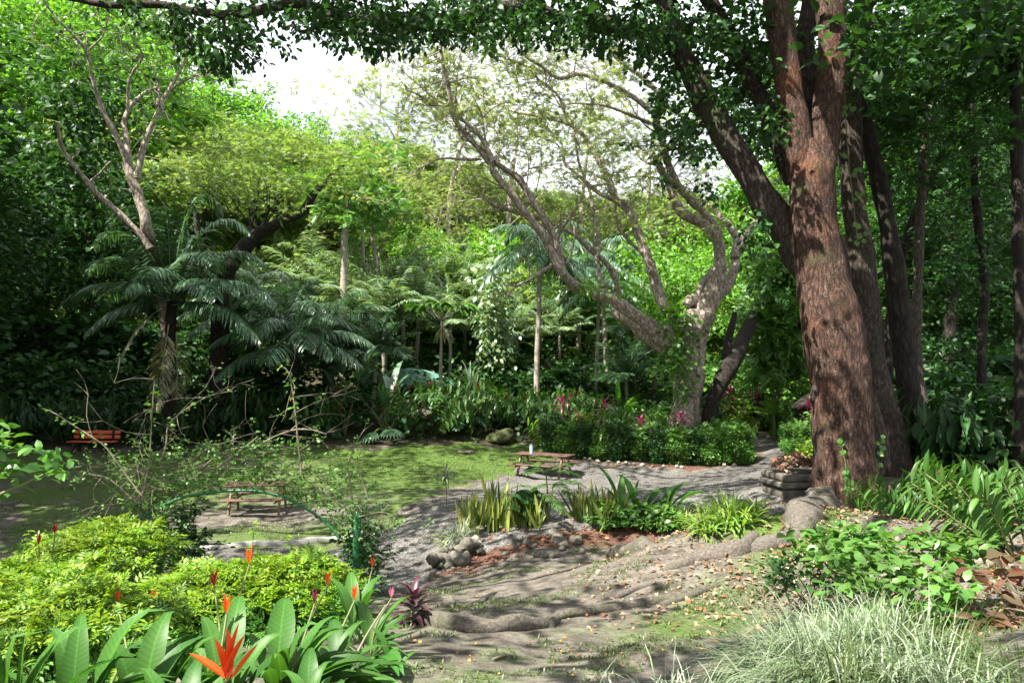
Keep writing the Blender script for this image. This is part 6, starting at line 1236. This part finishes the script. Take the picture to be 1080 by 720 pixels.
straps(m, np.tile(c, (7, 1))+np.array([[0,0,.0],[0,0,.0],[.0,0,.01],[0,0,.01],[.02,0,.0],[0,0,0],[.01,0,.0]]), np.array([[-.85,-.1,.55],[-.35,.1,.9],[.0,0,1],[.45,-.1,.85],[.75,.1,.9],[.25,0,1],[-.1,.2,1]]), [.15,.14,.16,.16,.14,.19,.12], [.042,.038,.04,.036,.036,.036,.03], -.2, 6, 'lance', .4); m.build('flower', ML['orange'], t, b); m = MB(); tube(m, [b, c], [.01,.01], 6, .1, 0); m.build('flower_stem', MB_['gtwig'], t, b)
for i, (a, b_, s, lab) in enumerate([(58,560,.1,'small red flower on a bare stalk above the highest lime shrub'),(41,571,.1,'small red flower on a bare stalk left of the other one')]):
    q = B(a, 6.9); t = thing('heliconia', lab, 'plant', q, group='red flowers on stalks among the lime shrubs'); flower(t, q, P(a, b_, 6.9), s, 'red')
b = G(436, 658); t = thing('cordyline', 'dark maroon cordyline beside the dirt slope', 'plant', b); m = MB(); n = 34; k = np.arange(n); top = P(436, 630, b[1]); straps(m, np.tile(top, (n, 1))-np.c_[np.zeros(n), np.zeros(n), .2*(1-k/n)], azel(k*2.4, -.1+1.3*k/n), U(.22, .34, n), .05, .9, 5, 'lance', .25); m.build('leaf', ML['cord'], t, b); m = MB(); tube(m, [b-[0,0,.05], top], [.015,.012], 6, .1, 0); m.build('stem', MB_['twig'], t, b)
b = G(395, 700); t = thing('dry_stalk', 'straight dry stalk leaning across the broad leaves', 'stalk', b); m = MB(); tube(m, [P(362,719,4.3), P(385,672,4.4), P(407,638,4.5)], [.008,.007,.005], 5, .1, 0); m.build('stem', MB_['twig'], t, b)

# ================================================================== right bank
def leafy(px_stems, Yd, tops, lab, leaf, size, ncl, seed, name='leafy_shrub', nl=6, sp=(.1, .08, .035), T=LEAFB):
    rr = np.random.default_rng(seed); b = B(px_stems[len(px_stems)//2], Yd); t = thing(name, lab, 'shrub', b); ms = MB(); C = []
    for (a, c_, dY) in tops:
        s = B(px_stems[rr.integers(len(px_stems))], Yd+dY*.4); e = P(a, c_, Yd+dY); tube(ms, [s-[0,0,.05], (s+e)/2+rr.normal(size=3)*.03, e], [.009,.007,.004], 5, .1, .1, 3)
        for _ in range(ncl): C.append(e+rr.normal(size=3)*sp)
    ms.build('stem', MB_['twig'], t, b); m = MB(); foliage(m, np.array(C), .09, nl, T, size, .35, 1.5, droop=.1); m.build('foliage', ML[leaf], t, b); return t
leafy([878,895,915,940,955], 5.9, [(865,580,.4),(890,570,.2),(910,560,.3),(935,572,.1),(960,565,.3),(985,575,.2),(1000,590,0),(880,595,0),(905,590,-.2),(930,598,-.2),(955,595,-.1),(975,605,-.2),(1015,580,.3),(900,612,-.4),(940,622,-.4),(920,640,-.5),(960,635,-.4),(1030,575,.2),(875,560,.6),(860,570,.6),(990,615,-.3),(1010,640,-.3)], 'fresh green layered-leaf shrub on the sunlit right bank', 'mid', .105, 8, 5)
leafy([840,852,865], 6.6, [(815,600,.1),(830,590,.2),(845,585,.2),(860,592,.1),(840,605,-.1),(855,612,-.2),(870,605,-.1),(825,610,0),(862,625,-.3),(845,625,-.2),(808,592,.3),(880,620,-.2)], 'smaller-leaved shrub left of the layered-leaf shrub', 'dark', .065, 6, 6)
leafy([880,900], 10.4, [(868,545,.1),(880,535,.2),(895,540,0),(910,545,.1),(875,552,-.2),(900,555,-.2),(925,548,0)], 'small seedling clump at the foot of the big trunk', 'bright', .12, 3, 7, nl=4)
K_rg = ginger(24, .72, .7, 501, 'broad', 'pinkpetal', 2, .22, .05, npl=8); K_rg2 = ginger(22, .8, .7, 502, 'mid', None, 0, .22, .05, npl=9)
K_rg.put(B(982, 9.4), 1.0, 1.0, 'ginger clump with a pink bud right of the big trunk foot', 'gingers on the right bank'); K_rg2.put(B(1018, 9.2), 2.0, .95, 'ginger clump in the middle of the right bank', 'gingers on the right bank'); K_rg.put(B(1045, 9.0), 4.0, 1.0, 'ginger clump below the tall one at the right edge', 'gingers on the right bank'); K_rg2.put(B(1085, 7.6), 5.2, 1.25, 'tall ginger leaning in at the right edge', 'gingers on the right bank'); K_rg2.put(B(940, 10.8), 3.1, .8, 'darker ginger close to the big trunk', 'gingers on the right bank')
leafy([1065,1080,1095], 5.6, [(1052,600,0),(1062,620,-.1),(1048,640,-.2),(1070,650,-.2),(1078,600,.1),(1090,630,0),(1060,580,.2),(1085,570,.2),(1050,665,-.3)], 'large-leaved copper and green plant at the right edge', 'copper', .13, 3, 9, name='copperleaf_plant', nl=4, sp=(.06, .06, .05))
paddles(B(905, 5.6), [(893,640,0),(915,650,0),(900,630,.1)], 'copper', 'copperleaf_plant', 'few copper leaves under the layered-leaf shrub', 'plant', .3)
# variegated grasses
for i, (px, Yd, n, L_, bias, lab, leaf) in enumerate([(835,4.5,520,.62,(-.5,-.2,.1),'pale variegated grass clump sweeping left on the right foreground','spider'),(880,4.1,520,.62,(-.3,-.3,.1),'pale variegated grass clump in the middle of the right foreground','spider'),(935,4.3,420,.6,(-.2,-.1,.15),'pale variegated grass clump behind the green blades','spider'),(900,4.9,360,.55,(-.4,.1,.15),'pale variegated grass clump at the back, below the small shrub','spider'),
    (970,3.7,330,.58,(-.1,-.1,.3),'pale variegated grass clump at the bottom right','spider'),(960,4.2,260,.6,(.1,0,.3),'green grass blades among the variegated clumps','grass'),(905,3.7,160,.5,(0,-.1,.3),'green grass blades at the bottom edge','grass'),(700,3.95,120,.45,(-.2,0,.2),'small pale grass clump at the bottom centre','silver'),(1040,3.6,120,.5,(.2,0,.3),'thin green grass at the bottom right corner','grass')]):
    tuft(B(px, Yd), int(n*2.1), L_, .011, leaf, 'grass_clump', lab, 'grass', (.35, 1.4), (.6, 1.9), 60+i, .13, bias, 'grass clumps in the right foreground', segs=6)
